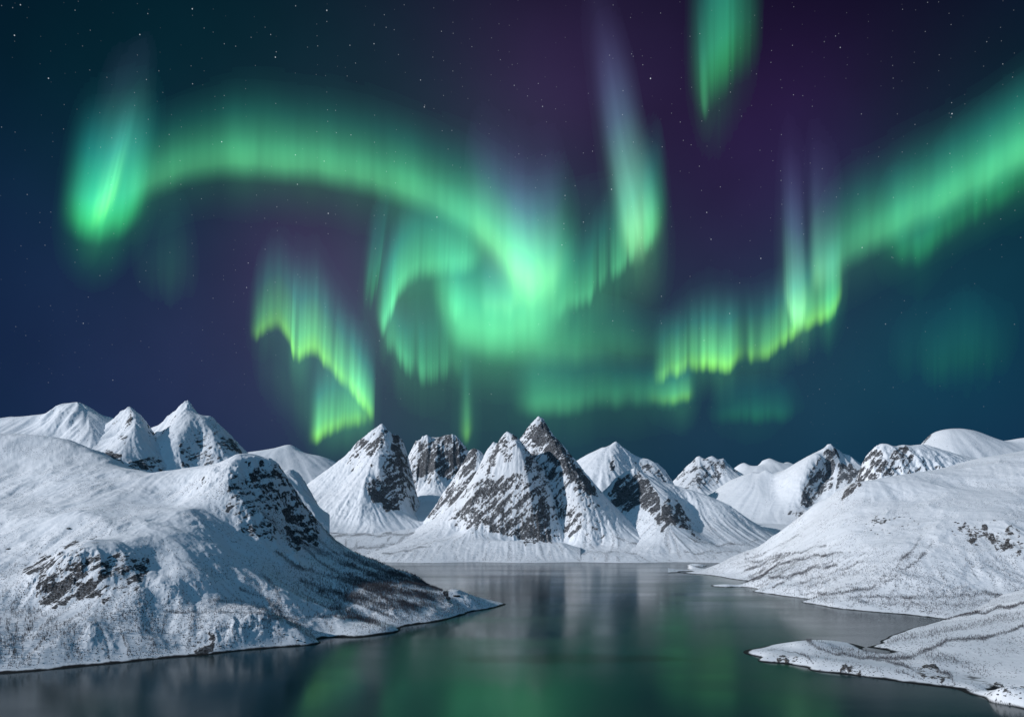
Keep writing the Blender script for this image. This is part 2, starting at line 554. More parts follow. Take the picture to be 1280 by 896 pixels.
# dark reflection in mid fjord, painted into the water's base colour and specular level
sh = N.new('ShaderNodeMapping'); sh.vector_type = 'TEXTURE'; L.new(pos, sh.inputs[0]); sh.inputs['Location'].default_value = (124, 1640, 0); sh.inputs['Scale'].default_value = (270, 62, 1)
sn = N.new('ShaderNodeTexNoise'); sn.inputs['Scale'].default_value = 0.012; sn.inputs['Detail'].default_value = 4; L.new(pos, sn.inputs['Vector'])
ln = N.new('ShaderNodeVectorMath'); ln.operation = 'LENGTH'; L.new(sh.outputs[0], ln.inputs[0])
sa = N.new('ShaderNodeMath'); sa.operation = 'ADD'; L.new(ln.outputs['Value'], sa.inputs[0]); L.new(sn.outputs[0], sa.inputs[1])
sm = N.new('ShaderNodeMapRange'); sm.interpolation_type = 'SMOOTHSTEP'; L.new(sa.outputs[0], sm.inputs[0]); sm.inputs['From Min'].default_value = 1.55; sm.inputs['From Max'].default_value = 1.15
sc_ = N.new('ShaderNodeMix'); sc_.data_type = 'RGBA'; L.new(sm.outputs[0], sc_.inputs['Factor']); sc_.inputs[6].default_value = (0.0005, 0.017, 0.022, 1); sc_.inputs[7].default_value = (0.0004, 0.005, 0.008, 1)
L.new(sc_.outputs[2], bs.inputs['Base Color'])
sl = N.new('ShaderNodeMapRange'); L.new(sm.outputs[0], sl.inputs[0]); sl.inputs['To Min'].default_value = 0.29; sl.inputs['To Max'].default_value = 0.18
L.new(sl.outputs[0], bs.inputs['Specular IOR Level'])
L.new(mr.outputs[0], bs.inputs['Roughness'])
out = N.new('ShaderNodeOutputMaterial'); L.new(bs.outputs[0], out.inputs[0])
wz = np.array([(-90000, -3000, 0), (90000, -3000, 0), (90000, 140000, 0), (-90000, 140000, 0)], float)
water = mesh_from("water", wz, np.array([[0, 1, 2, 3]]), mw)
tag(water, "calm dark teal fjord water lying between the snowy shores", "water", None, 'structure')

# ------------------------------------------------------------------ landforms
def shifted(line, dd, dz, dpx=0):
    return [(x + dpx / F * y, y + dd, z + dz) for x, y, z in line]


# valley floor beyond the fjord
vshore = [S(px, 703 + 0.5 * math.sin(px * .05)) for px in range(300, 1000, 25)]
terrain('floor', 'valley_terrain', "white snow flats with dark scrub lines along the far shore of the fjord", "terrain",
        [vshore, shifted(vshore, -120, -14), [P(380, 688, 5000), P(450, 691, 5000), P(540, 692, 5000)], [P(400, 668, 5500), P(460, 668, 5500), P(540, 668, 5500)],
         [P(390, 652, 6000), P(470, 653, 6000), P(560, 650, 6100)], [P(540, 625, 7000), P(580, 625, 7000)], [P(640, 670, 6000), P(720, 670, 6000)],
         [P(880, 690, 5200), P(940, 690, 5200)], [P(930, 672, 5900), P(1000, 668, 5900)], [P(800, 660, 6500), P(900, 655, 6500)],
         [P(300, 630, 9000), P(640, 640, 9000), P(1000, 635, 9000)]],
        (340, 1010), [(4640, 0), (6200, 210), (9000, 90)], 1.2, SNOW_MID, c=60, dens=200, gullies=((90, 5), (40, 3)), rough=(220, 10),
        streak_amt=(1.0, 260), scrub_low=(10, 200), scrub_amt=0.45, seed=3, shore=(0.2, 1.2),
        scrubs=[([(385, 690), (425, 688), (480, 682), (535, 680)], 2.2, 1.0), ([(400, 672), (450, 668), (510, 668), (545, 660)], 2.0, 1.0), ([(395, 660), (440, 662), (500, 658)], 1.6, .9),
                ([(440, 697), (500, 694), (560, 684)], 1.8, 1.0), ([(850, 690), (900, 692), (935, 690)], 2.0, .8)])

# A: near hill on the left
a_shore = [S(-160, 853), S(-60, 846), S(0, 842), S(100, 833), S(200, 823), S(300, 813), S(360, 808), S(387, 806), S(398, 800), S(440, 797), S(490, 791), S(500, 786), S(530, 779), S(560, 774), S(580, 768), S(590, 764), S(632, 755.5)]
a_sky = [P(-160, 537, 3600), P(0, 542, 3400), P(41, 543, 3300), P(74, 548, 3250), P(99, 558, 3150), P(120, 569, 3050), P(149, 583, 2950), P(206, 592, 2850), P(231, 586, 2780), P(264, 579, 2700),
         P(285, 574, 2620), P(299, 571, 2570), P(318, 576, 2600), P(342, 588, 2640), P(363, 612, 2680), P(388, 645, 2740), P(413, 672, 2790), P(450, 697, 2850), P(480, 709, 2830), P(515, 722, 2720),
         P(545, 733, 2580), P(560, 740, 2540), P(572, 737, 2520), P(590, 743, 2560), P(610, 749, 2600), P(632, 754.5, 2630)]
a_lines = [a_shore, a_sky, shifted(a_shore, -90, -16, 0), [P(640, 757, 2640), P(700, 770, 2640)], shifted(a_sky[:8], 700, -160), shifted(a_sky[8:16], 500, -330), shifted(a_sky[16:20], 300, -160), shifted(a_sky[20:], 170, -60),
           [P(-160, 700, 2100), P(0, 700, 2050), P(40, 705, 1990)], [P(-160, 780, 1650), P(0, 782, 1640), P(60, 785, 1650), P(120, 790, 1665), P(200, 775, 1770)],
           [P(-160, 620, 2700), P(0, 620, 2650), P(60, 605, 2700), P(120, 600, 2720)], [P(0, 580, 3000), P(70, 575, 3000)],
           [P(30, 705, 2000), P(70, 690, 1930), P(100, 684, 1905), P(140, 690, 1915), P(190, 702, 1950)],           # top of the crag
           [P(45, 752, 1790), P(70, 756, 1770), P(100, 748, 1790), P(155, 746, 1800), P(185, 722, 1880)],           # its foot
           [P(130, 671, 2050), P(105, 640, 2250), P(160, 640, 2280)],
           [P(220, 720, 1900), P(232, 680, 2060), P(245, 640, 2270), P(226, 612, 2590)],                            # hollow
           [P(285, 592, 2490), P(268, 645, 2310), P(285, 680, 2200)],                                                # rib under the summit
           [P(318, 592, 2560), P(325, 640, 2420), P(335, 690, 2270)], [P(365, 640, 2640), P(375, 690, 2500)],
           [P(330, 740, 2010), P(335, 770, 1900)], [P(245, 752, 1850), P(290, 758, 1850), P(330, 763, 1880), P(370, 785, 1850)],
           [P(255, 775, 1780), P(300, 780, 1790), P(350, 795, 1810)], [P(345, 715, 2180), P(350, 745, 2010)],
           [P(400, 700, 2500), P(420, 740, 2260), P(450, 770, 2120)], [P(372, 720, 2260), P(400, 757, 2080)], [P(470, 735, 2360), P(500, 755, 2230), P(540, 755, 2330)],
           [P(555, 745, 2430), P(590, 757, 2450)]]
terrain('A', 'snowy_hill', "broad snow hill on the near left shore with dark crags and birch scrub", "hill", a_lines,
        (-150, 640), [(1400, 0), (2200, 330), (2900, 220), (4300, 70)], 0.8, SNOW_NEAR, c=45, dens=110, gullies=((110, 8), (45, 3.5), (18, 1.0)), rough=(150, 22), rock_slope=(1.15, 1.6),
        rock=[([(22, 715), (60, 692), (120, 688), (190, 700), (192, 715), (150, 745), (100, 748), (62, 757), (45, 745), (60, 715)], 0.52),
              ([(50, 728), (90, 722), (95, 745), (70, 758), (45, 752)], 0.72), ([(95, 715), (130, 730), (150, 742), (110, 748), (92, 735)], 0.72),
              ([(322, 585), (345, 590), (392, 655), (396, 686), (370, 684), (352, 640), (330, 608)], 0.54), ([(290, 590), (330, 600), (350, 680), (320, 670), (280, 640)], 0.32),
              ([(150, 695), (190, 700), (196, 712), (170, 716)], 0.8), ([(60, 685), (130, 668), (140, 676), (100, 686)], 0.4),
              ([(232, 805), (258, 793), (268, 798), (262, 818), (236, 816)], 0.6), ([(553, 740), (566, 738), (574, 750), (566, 756), (556, 748)], 0.8)],
        scrubs=[([(330, 640), (360, 672), (400, 688), (450, 712), (520, 730), (560, 738)], 3.0, .9), ([(345, 690), (380, 712), (430, 725), (470, 740), (510, 765)], 2.6, .95),
                ([(380, 680), (430, 705), (480, 725), (540, 735)], 3.0, .85), ([(300, 735), (330, 745), (350, 768), (372, 782), (390, 802)], 2.6, 1.0), ([(330, 775), (365, 772), (420, 770), (470, 775)], 2.2, .95),
                ([(210, 765), (260, 765), (320, 765), (350, 772)], 2.0, .9), ([(400, 650), (430, 690), (480, 712), (540, 733)], 4.5, 1.0), ([(420, 760), (460, 775), (480, 784)], 5.0, .8), ([(355, 660), (395, 700), (440, 728), (500, 742)], 1.6, .9), ([(395, 672), (440, 708), (490, 728)], 1.4, .9), ([(375, 725), (410, 738), (450, 756), (490, 770)], 2.0, .9), ([(330, 718), (345, 740), (348, 765)], 2.2, .8),
                ([(270, 785), (330, 782), (355, 798)], 1.8, .8), ([(400, 735), (440, 745), (480, 757), (530, 757)], 5.5, .9), ([(430, 720), (480, 735), (550, 748)], 5.0, .95),
                ([(455, 770), (480, 782)], 4, .6), ([(260, 752), (300, 750), (330, 757)], 2.0, .7), ([(280, 758), (310, 760), (340, 764)], 2.0, .7)],
        scrub_low=(60, 260), scrub_amt=0.40, streak_amt=(0.8, 170), seed=11, lic_len=18, hummock=(300, 13), shore=(2.2, 4.0))

# O: near hill on the right, with the rocky edge and the dome behind it
o_shore = [S(820, 711), S(860, 715), S(880, 718), S(897, 720), S(933, 727), S(920, 731), S(906, 733.5), S(941, 739), S(982, 745), S(1002, 752), S(1033, 758), S(1063, 762), S(1120, 767), S(1183, 774), S(1300, 785), S(1420, 795)]
o_sky = [P(862, 714.8, 4035), P(890, 709, 4050), P(904, 704, 4050), P(921, 693, 4000), P(960, 676, 3940), P(982, 661, 3900), P(1020, 632, 3820), P(1068, 604, 3700), P(1114, 595, 3780), P(1168, 587, 3900),
         P(1214, 575, 4100), P(1280, 565, 4300), P(1420, 552, 4500)]
o_lines = [o_shore, o_sky, [S(848, 712.5), S(880, 706), S(930, 700), S(990, 695)], shifted(o_sky[:4], 240, -110), shifted(o_sky[4:8], 350, -260), shifted(o_sky[8:], 500, -160), [P(1000, 715, 3060), P(990, 690, 3420)], [P(950, 720, 3480), P(950, 700, 3700)],
           [P(1060, 715, 2830), P(1060, 690, 3000), P(1055, 650, 3380)], [P(1130, 740, 2520), P(1130, 700, 2760), P(1130, 650, 3180), P(1120, 620, 3500)],
           [P(1200, 742, 2480), P(1200, 700, 2720), P(1205, 665, 2930), P(1215, 640, 3130), P(1200, 605, 3600)], [P(1280, 742, 2450), P(1280, 705, 2650), P(1280, 690, 2720), P(1280, 655, 2950), P(1280, 610, 3450)],
           [P(1400, 750, 2300), P(1400, 640, 3100)], shifted(o_shore[5:], -120, -16), [(*S(850, 719)[:2], -14), (*S(872, 724)[:2], -12), (*S(896, 729.3)[:2], -5)], [(*S(866, 715.4)[:2], 5), (*S(884, 713.5)[:2], 12)], [(*S(912, 733.2)[:2], 3), (*S(926, 732.3)[:2], 7), (*S(942, 734)[:2], 13)]]
terrain('O', 'snowy_hill', "pale smooth snow hill on the near right shore crossed by a brown stony band", "hill", o_lines,
        (835, 1415), [(2180, 0), (3600, 330), (4200, 130), (5000, 40)], 0.85, SNOW_RIGHT, c=60, dens=130, gullies=((90, 3.2), (40, 2.4), (18, 1.2)), rough=(170, 7), rock_slope=(1.3, 1.8),
        rock=[([(1194, 655), (1215, 656), (1240, 668), (1282, 682), (1282, 700), (1268, 690), (1245, 682), (1215, 676), (1200, 664)], 0.56),
              ([(1078, 654), (1110, 643), (1125, 650), (1100, 656)], 0.33), ([(1055, 610), (1072, 603), (1085, 610), (1050, 625)], 0.5), ([(1240, 655), (1282, 662), (1282, 680), (1250, 668)], 0.36)],
        scrubs=[([(960, 722), (985, 722), (1010, 710), (1045, 706)], 1.6, 1.0), ([(935, 722), (960, 705), (990, 692), (1030, 680)], 1.6, .85), ([(1000, 742), (1050, 741), (1090, 735), (1120, 720), (1150, 700), (1165, 678)], 1.8, .75),
                ([(915, 705), (950, 700), (990, 690)], 1.5, .7), ([(905, 710), (940, 708), (980, 700)], 1.5, .6), ([(1060, 748), (1100, 745), (1150, 748), (1200, 744), (1250, 742)], 2.4, .7), ([(940, 733), (980, 715), (1010, 690), (1030, 670)], 1.4, .6),
                ([(1010, 735), (1040, 720), (1070, 716)], 3, .5), ([(925, 716), (960, 700), (1000, 690)], 1.3, .9), ([(940, 725), (975, 705), (1015, 695), (1050, 690)], 1.5, .9), ([(965, 735), (1000, 716), (1040, 700)], 1.3, .8), ([(930, 700), (970, 684), (1000, 668)], 1.1, .7), ([(1000, 728), (1045, 715), (1085, 700)], 1.3, .7), ([(1105, 722), (1125, 705), (1140, 688), (1152, 672)], 2.2, .8), ([(1100, 735), (1120, 712), (1140, 690)], 3.0, .5), ([(1075, 752), (1130, 755), (1200, 757), (1270, 748)], 3.0, .55)],
        scrub_low=(40, 190), scrub_amt=0.42, streak_amt=(0.5, 190), seed=21, lic_len=18, hummock=(260, 11), shore=(1.0, 2.4))

# P: low spit in the right foreground
p_front = [S(930, 816), S(948, 824), S(987, 830), S(1005, 833), S(1016, 838), S(1052, 842), S(1089, 847), S(1145, 855), S(1201, 863), S(1216, 868), S(1243, 878), S(1280, 886), S(1420, 905)]
p_back = [S(930, 816), S(937, 811), S(980, 803), S(1000, 800), S(1035, 800), S(1060, 803), S(1089, 807), S(1111, 795), S(1139, 785), S(1183, 774)]
p_top = [P(1183, 773.5, 2239), P(1202, 768, 2180), P(1236, 763, 2150), P(1262, 757, 2120), P(1282, 750, 2100), P(1420, 715, 2050)]
p_lines = [p_front, p_back, p_top, [P(1000, 826, 1575), P(1052, 833, 1510), P(1089, 838, 1480), P(1145, 844, 1440), P(1200, 852, 1395), P(1215, 856, 1365)], [P(1072, 811, 1728), P(1089, 814, 1735), P(1105, 806, 1775)], shifted(p_front, -60, -9), shifted(p_back[1:], 60, -9), [P(905, 818, 1690)], [P(945, 816, 1680), P(985, 808, 1730), P(997, 804, 1735), P(1030, 803, 1750), P(1055, 810, 1730)],
           shifted(p_top, 140, -30), [P(1000, 818, 1640), P(1040, 822, 1610), P(1090, 825, 1600), P(1100, 820, 1640)], [P(1110, 812, 1740), P(1150, 800, 1800), P(1200, 785, 1900), P(1240, 775, 1960)],
           [P(1140, 827, 1560), P(1165, 826, 1545), P(1185, 836, 1500)], [P(1165, 815, 1650), P(1230, 830, 1520)], [P(1200, 808, 1680), P(1280, 800, 1720), P(1420, 780, 1720)], [P(1230, 845, 1450), P(1280, 840, 1440), P(1420, 840, 1400)],
           [P(1245, 864, 1340), P(1275, 858, 1350)]]
terrain('P', 'snowy_spit', "low snow covered spit with a dark rocky waterline in the right foreground", "headland", p_lines,
        (900, 1415), [(1130, 0), (1900, 330), (2450, 110)], 0.8, SNOW_RIGHT, c=25, dens=60, gullies=((60, 2.0), (25, 1.0)), hummock=(120, 3.5), rough=(70, 2.2), rock_slope=(0.9, 1.4),
        rock=[([(1140, 835), (1165, 828), (1192, 850), (1170, 850), (1150, 842)], 0.45), ([(955, 822), (990, 820), (1000, 830), (960, 830)], 0.4), ([(1225, 862), (1282, 856), (1282, 868), (1240, 868)], 0.45),
              ([(1060, 835), (1085, 832), (1085, 842), (1060, 842)], 0.35)],
        scrubs=[([(1183, 774), (1202, 769), (1236, 764), (1262, 758), (1284, 751)], 1.3, 1.2), ([(1010, 800), (1030, 814), (1080, 822), (1135, 822), (1160, 812), (1185, 800), (1250, 794), (1282, 780)], 2.0, 1.0),
                ([(1085, 822), (1120, 828), (1150, 840)], 1.3, .9), ([(1165, 834), (1185, 842), (1194, 856)], 1.5, 1.1), ([(960, 812), (990, 814), (1012, 822), (1018, 830)], 1.3, 1.0),
                ([(1040, 810), (1070, 816), (1120, 818)], 4.0, .5), ([(1160, 818), (1200, 828), (1230, 842)], 5.0, .5), ([(1110, 802), (1160, 792), (1220, 780), (1280, 768)], 3.5, .55), ([(1120, 838), (1170, 854), (1192, 857)], 1.0, .8)],
        scrub_low=(8, 90), scrub_amt=0.22, seed=31, shore=(1.3, 2.6))

# ---- right background: rocky edge and dome behind the right hill
terrain('O2', 'mountain', "rocky snow covered edge rising behind the right hill, left of the smooth dome", "mountain",
        [[P(1060, 640, 4700), P(1070, 605, 4700), P(1075, 587, 4700), P(1089, 565, 4700), P(1099, 555.5, 4700), P(1114, 559, 4720), P(1126, 556.5, 4750), P(1151, 556, 4800), P(1172, 563, 4850), P(1212, 573, 4900), P(1300, 590, 5000)],
         [P(1095, 590, 4480), P(1130, 585, 4500), P(1180, 585, 4550), P(1230, 590, 4600)], [P(1080, 640, 4350), P(1140, 640, 4300), P(1240, 640, 4300)],
         [P(1060, 680, 5400), P(1120, 640, 5500), P(1250, 640, 5500)], [P(1040, 700, 4500), P(1030, 690, 5000)]],
        (1035, 1290), [(4200, 0), (4900, 150), (5400, 40)], 0.9, SNOW_MID, c=25, dens=90, gullies=((60, 10), (26, 5)), rough=(110, 22), rock_slope=(0.9, 1.4), rock=[([(1066, 612), (1080, 565), (1120, 560), (1105, 580), (1090, 600)], 0.62), ([(1100, 570), (1150, 558), (1140, 580), (1100, 592)], 0.5)], seed=41, group="snowy mountains around the fjord")
terrain('O3', 'mountain', "smooth rounded snow dome highest on the right skyline", "mountain",
        [[P(1130, 575, 5900), P(1151, 556, 5900), P(1160, 546, 5900), P(1172, 539, 5900), P(1198, 536, 5900), P(1219, 540, 5900), P(1244, 549, 5850), P(1262, 551, 5850), P(1282, 547, 5850), P(1420, 560, 5800)],
         [P(1150, 590, 5400), P(1200, 575, 5400), P(1300, 580, 5400)], [P(1100, 640, 5200), P(1300, 640, 5000)], [P(1180, 600, 6600), P(1300, 600, 6600)], [P(1090, 640, 6000)]],
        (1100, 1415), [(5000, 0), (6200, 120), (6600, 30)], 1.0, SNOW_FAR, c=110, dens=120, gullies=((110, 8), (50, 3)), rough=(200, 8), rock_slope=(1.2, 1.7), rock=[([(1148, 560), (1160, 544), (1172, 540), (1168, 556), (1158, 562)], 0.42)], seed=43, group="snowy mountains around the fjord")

MG = "snowy mountains around the fjord"
# ---- left background
terrain('B1', 'mountain', "long white ridge with a blunt fluted top, leftmost on the skyline", "mountain",
        [[P(-140, 530, 5700), P(0, 523, 5600), P(16, 521, 5600), P(50, 519, 5550), P(74, 505.5, 5500), P(96, 503, 5500), P(111, 510, 5500), P(124, 518, 5520), P(140, 523, 5550), P(165, 545, 5600), P(200, 580, 5650)],
         [P(96, 503, 5500), P(100, 525, 5300), P(110, 548, 5100), P(118, 575, 4900)], [P(50, 519, 5550), P(42, 540, 5250), P(40, 560, 5000)], [P(72, 540, 5250), P(75, 560, 5050)], [P(0, 523, 5600), P(-10, 545, 5200)], [P(-100, 600, 4600), P(60, 610, 4500), P(180, 620, 4600)],
         [P(-100, 590, 6500), P(60, 580, 6500), P(200, 610, 6500)]],
        (-150, 215), [(4500, 0), (5650, 190), (6300, 40)], 0.9, SNOW_MID, c=10, dens=60, gullies=((70, 10), (30, 5)), rough=(100, 9), rock_slope=(1.15, 1.7), seed=51, group=MG, dscale=0.68)
terrain('B3', 'mountain', "tall smooth white pyramid with a sharp lower shoulder on its right, left skyline", "mountain",
        [[P(150, 575, 6000), P(188, 536, 5900), P(198, 531.5, 5850), P(215, 518, 5800), P(235, 500, 5750), P(248, 519, 5750), P(256, 526.5, 5720), P(263, 520, 5680), P(289, 546, 5680), P(309, 569, 5680), P(340, 605, 5700)],
         [P(235, 500, 5750), P(228, 545, 5350), P(220, 590, 5050)], [P(263, 520, 5680), P(272, 560, 5350), P(280, 600, 5100)], [P(250, 545, 5450), P(250, 590, 5150)], [P(150, 630, 4800), P(250, 640, 4750), P(330, 650, 4900)], [P(160, 600, 6600), P(240, 590, 6600), P(330, 620, 6500)], [P(195, 560, 5600)]],
        (140, 350), [(4800, 0), (5850, 190), (6400, 40)], 0.9, SNOW_MID, c=5, dens=50, gullies=((50, 5), (22, 4)), rough=(80, 8), rock_slope=(1.1, 1.7), rock=[([(255, 528), (264, 522), (305, 568), (300, 590), (270, 570)], 0.36), ([(225, 540), (250, 545), (262, 580), (230, 590)], 0.30)], seed=52, group=MG, dscale=0.66)
terrain('B2', 'mountain', "pointed snow peak with a sunlit left flank in front of the taller pyramid, left skyline", "mountain",
        [[P(90, 575, 5000), P(118, 548, 4950), P(140, 524, 4900), P(152, 515, 4880), P(162, 508, 4850), P(177, 522, 4850), P(188, 538, 4850), P(199, 556, 4850), P(212, 590, 4850)],
         [P(162, 508, 4850), P(171, 535, 4600), P(158, 562, 4400), P(150, 580, 4250)], [P(140, 524, 4900), P(135, 548, 4650), P(126, 565, 4450)], [P(148, 545, 4700)], [P(100, 620, 4000), P(180, 625, 4000), P(230, 640, 4200)], [P(100, 600, 5500), P(200, 610, 5500)]],
        (85, 240), [(3900, 0), (5000, 190), (5400, 30)], 0.8, SNOW_MID, c=4, dens=45, gullies=((50, 6), (22, 4)), rough=(70, 8), rock_slope=(1.0, 1.6), rock=[([(120, 578), (128, 563), (146, 562), (150, 574), (140, 580)], 0.85), ([(150, 580), (170, 570), (205, 575), (210, 592), (160, 592)], 0.42), ([(140, 540), (165, 512), (168, 530), (150, 550)], 0.34)], seed=53, group=MG, dscale=0.75)
terrain('C', 'mountain', "distant pale rounded snow mountain behind the gap, left of the grey pyramid", "mountain",
        [[P(290, 575, 9500), P(309, 567, 9500), P(340, 562.5, 9500), P(363, 556, 9500), P(372, 560, 9500), P(381, 566, 9500), P(400, 570, 9500), P(418, 576, 9500), P(450, 595, 9500)],
         [P(363, 556, 9500), P(366, 580, 8900), P(368, 610, 8300)], [P(300, 640, 7900), P(440, 640, 7900)], [P(300, 640, 10500), P(440, 640, 10500)]],
        (285, 455), [(7900, 0), (9700, 110), (10400, 20)], 1.0, SNOW_FAR, c=60, dens=150, gullies=((130, 10), (60, 4)), rough=(220, 14), rock_slope=(1.3, 1.9), seed=54, group=MG)
terrain('D', 'mountain', "small steep white peak tucked behind the left hill's dark cliff", "mountain",
        [[P(335, 625, 5900), P(350, 600, 5850), P(357, 590, 5820), P(364, 587, 5800), P(372, 592, 5800), P(383, 607, 5800), P(394, 627, 5800), P(402, 650, 5800)],
         [P(364, 587, 5800), P(374, 612, 5550), P(384, 640, 5350)], [P(340, 660, 5200), P(400, 665, 5200)], [P(340, 660, 6400), P(400, 665, 6300)]],
        (332, 412), [(5150, 0), (5900, 120), (6300, 20)], 0.9, SNOW_MID, c=6, dens=50, gullies=((60, 9), (28, 5)), rough=(110, 14), rock_slope=(1.1, 1.7), seed=55, group=MG, dscale=0.6)
terrain('E', 'mountain', "sharp snow pyramid with a white left face and a black right face, left of the central massif", "mountain",
        [[P(365, 622, 6400), P(388, 602, 6450), P(412, 585, 6500), P(436, 567, 6550), P(447, 552, 6550), P(459, 543, 6530), P(470, 535, 6510), P(478, 529, 6500), P(486, 540, 6550), P(498, 544, 6600), P(504, 552, 6620), P(511, 573, 6620), P(516, 600, 6600), P(519, 620, 6550)],
         [P(478, 529, 6500), P(480, 548, 6350), P(481, 572, 6220), P(474, 591, 6100), P(460, 607, 6000), P(453, 624, 5900), P(450, 645, 5750)], [P(504, 552, 6620), P(508, 600, 6330), P(504, 640, 6050)],
         [P(470, 612, 6060), P(490, 632, 6010), P(503, 640, 6000)], [P(385, 640, 5900), P(420, 652, 5750), P(470, 658, 5650), P(530, 652, 5900)], [P(425, 610, 6150), P(440, 590, 6280)], [P(520, 650, 6300), P(530, 640, 6800)], [P(380, 640, 7000), P(480, 620, 7300)]],
        (355, 545), [(5550, 0), (6700, 230), (7100, 30)], 0.8, SNOW_MID, c=4, dens=50, gullies=((60, 7), (26, 5)), rough=(80, 12), rock_slope=(0.95, 1.45),
        rock=[([(436, 568), (447, 551), (460, 543), (478, 531), (470, 552), (458, 566)], 0.55), ([(480, 535), (500, 545), (512, 570), (518, 618), (508, 612), (495, 580), (484, 560)], 0.75),
              ([(452, 606), (480, 590), (500, 615), (504, 638), (480, 634), (470, 642), (455, 622)], 0.8), ([(482, 560), (500, 590), (500, 610), (482, 590)], 0.55)], seed=56, group=MG)
terrain('F', 'mountain', "dark twin topped crag above a snow bowl, between the two pyramids", "mountain",
        [[P(500, 600, 7600), P(511, 572, 7600), P(519, 554, 7600), P(526, 548, 7580), P(533, 543.5, 7560), P(541, 549.5, 7580), P(552, 547, 7580), P(566, 543.5, 7560), P(576, 555, 7560), P(583, 567, 7560), P(600, 592, 7560), P(615, 620, 7500)],
         [P(514, 590, 7420), P(541, 597, 7380), P(562, 598, 7400), P(590, 610, 7400)], [P(541, 555, 7520), P(545, 590, 7350)], [P(530, 620, 7000), P(560, 625, 6950), P(590, 630, 6950)], [P(530, 650, 6300), P(560, 652, 6200), P(590, 650, 6300)], [P(510, 600, 8200), P(600, 600, 8200)], [P(490, 640, 7300)]],
        (495, 625), [(6150, 0), (7750, 200), (8100, 20)], 0.8, SNOW_MID, c=5, dens=50, gullies=((70, 16), (30, 10)), rough=(110, 26), rock_slope=(0.9, 1.35), rock=[([(512, 590), (518, 552), (535, 543), (568, 544), (590, 580), (575, 600), (562, 600), (548, 588), (530, 598)], 0.78)], seed=57, group=MG)
# ---- the central massif
terrain('I', 'mountain', "highest rock pyramid of the central massif with a long snow skirt falling right", "mountain",
        [[P(625, 600, 6080), P(640, 566, 6050), P(653, 546, 6030), P(661, 533, 6010), P(667, 527, 5990), P(673.5, 521, 5980), P(679, 524, 5980), P(687, 538, 5970), P(698, 553, 5950), P(719, 577, 5910), P(734, 597, 5870), P(759, 625, 5790), P(785, 648, 5710), P(809, 665, 5630), P(842, 680.5, 5530), P(872, 689, 5430), P(914, 697, 5310)],
         [P(673.5, 521, 5980), P(688, 560, 5750), P(706, 600, 5550), P(728, 645, 5350), P(750, 680, 5230)], [P(665, 560, 5830), P(680, 600, 5680), P(695, 640, 5510), P(712, 675, 5310)],
         vshore[12:25], [P(700, 692, 4960), P(760, 692, 4950), P(820, 694.5, 4930), P(870, 697, 4900)], shifted(vshore[10:26], -150, -20), [P(620, 640, 6630), P(700, 640, 6630), P(800, 670, 6330), P(900, 690, 6030)]],
        (615, 945), [(4640, 0), (5250, 140), (6150, 230), (6500, 20)], 0.8, SNOW_MID, c=4, dens=50, gullies=((55, 6), (24, 4)), rough=(70, 11), rock_slope=(0.9, 1.4),
        rock=[([(650, 548), (673, 521), (690, 542), (720, 578), (760, 624), (740, 620), (715, 600), (690, 575), (665, 560)], 0.72), ([(665, 560), (700, 590), (740, 610), (745, 628), (715, 615), (690, 600)], 0.55)],
        streak_amt=(0.9, 260), scrub_low=(10, 90), scrub_amt=0.3, seed=58, shore=(0.2, 1.0), group=MG, lic_len=22,
        scrubs=[([(770, 672), (820, 686), (880, 692), (915, 696)], 2.0, .9), ([(720, 690), (790, 690), (860, 697)], 1.6, .8)])
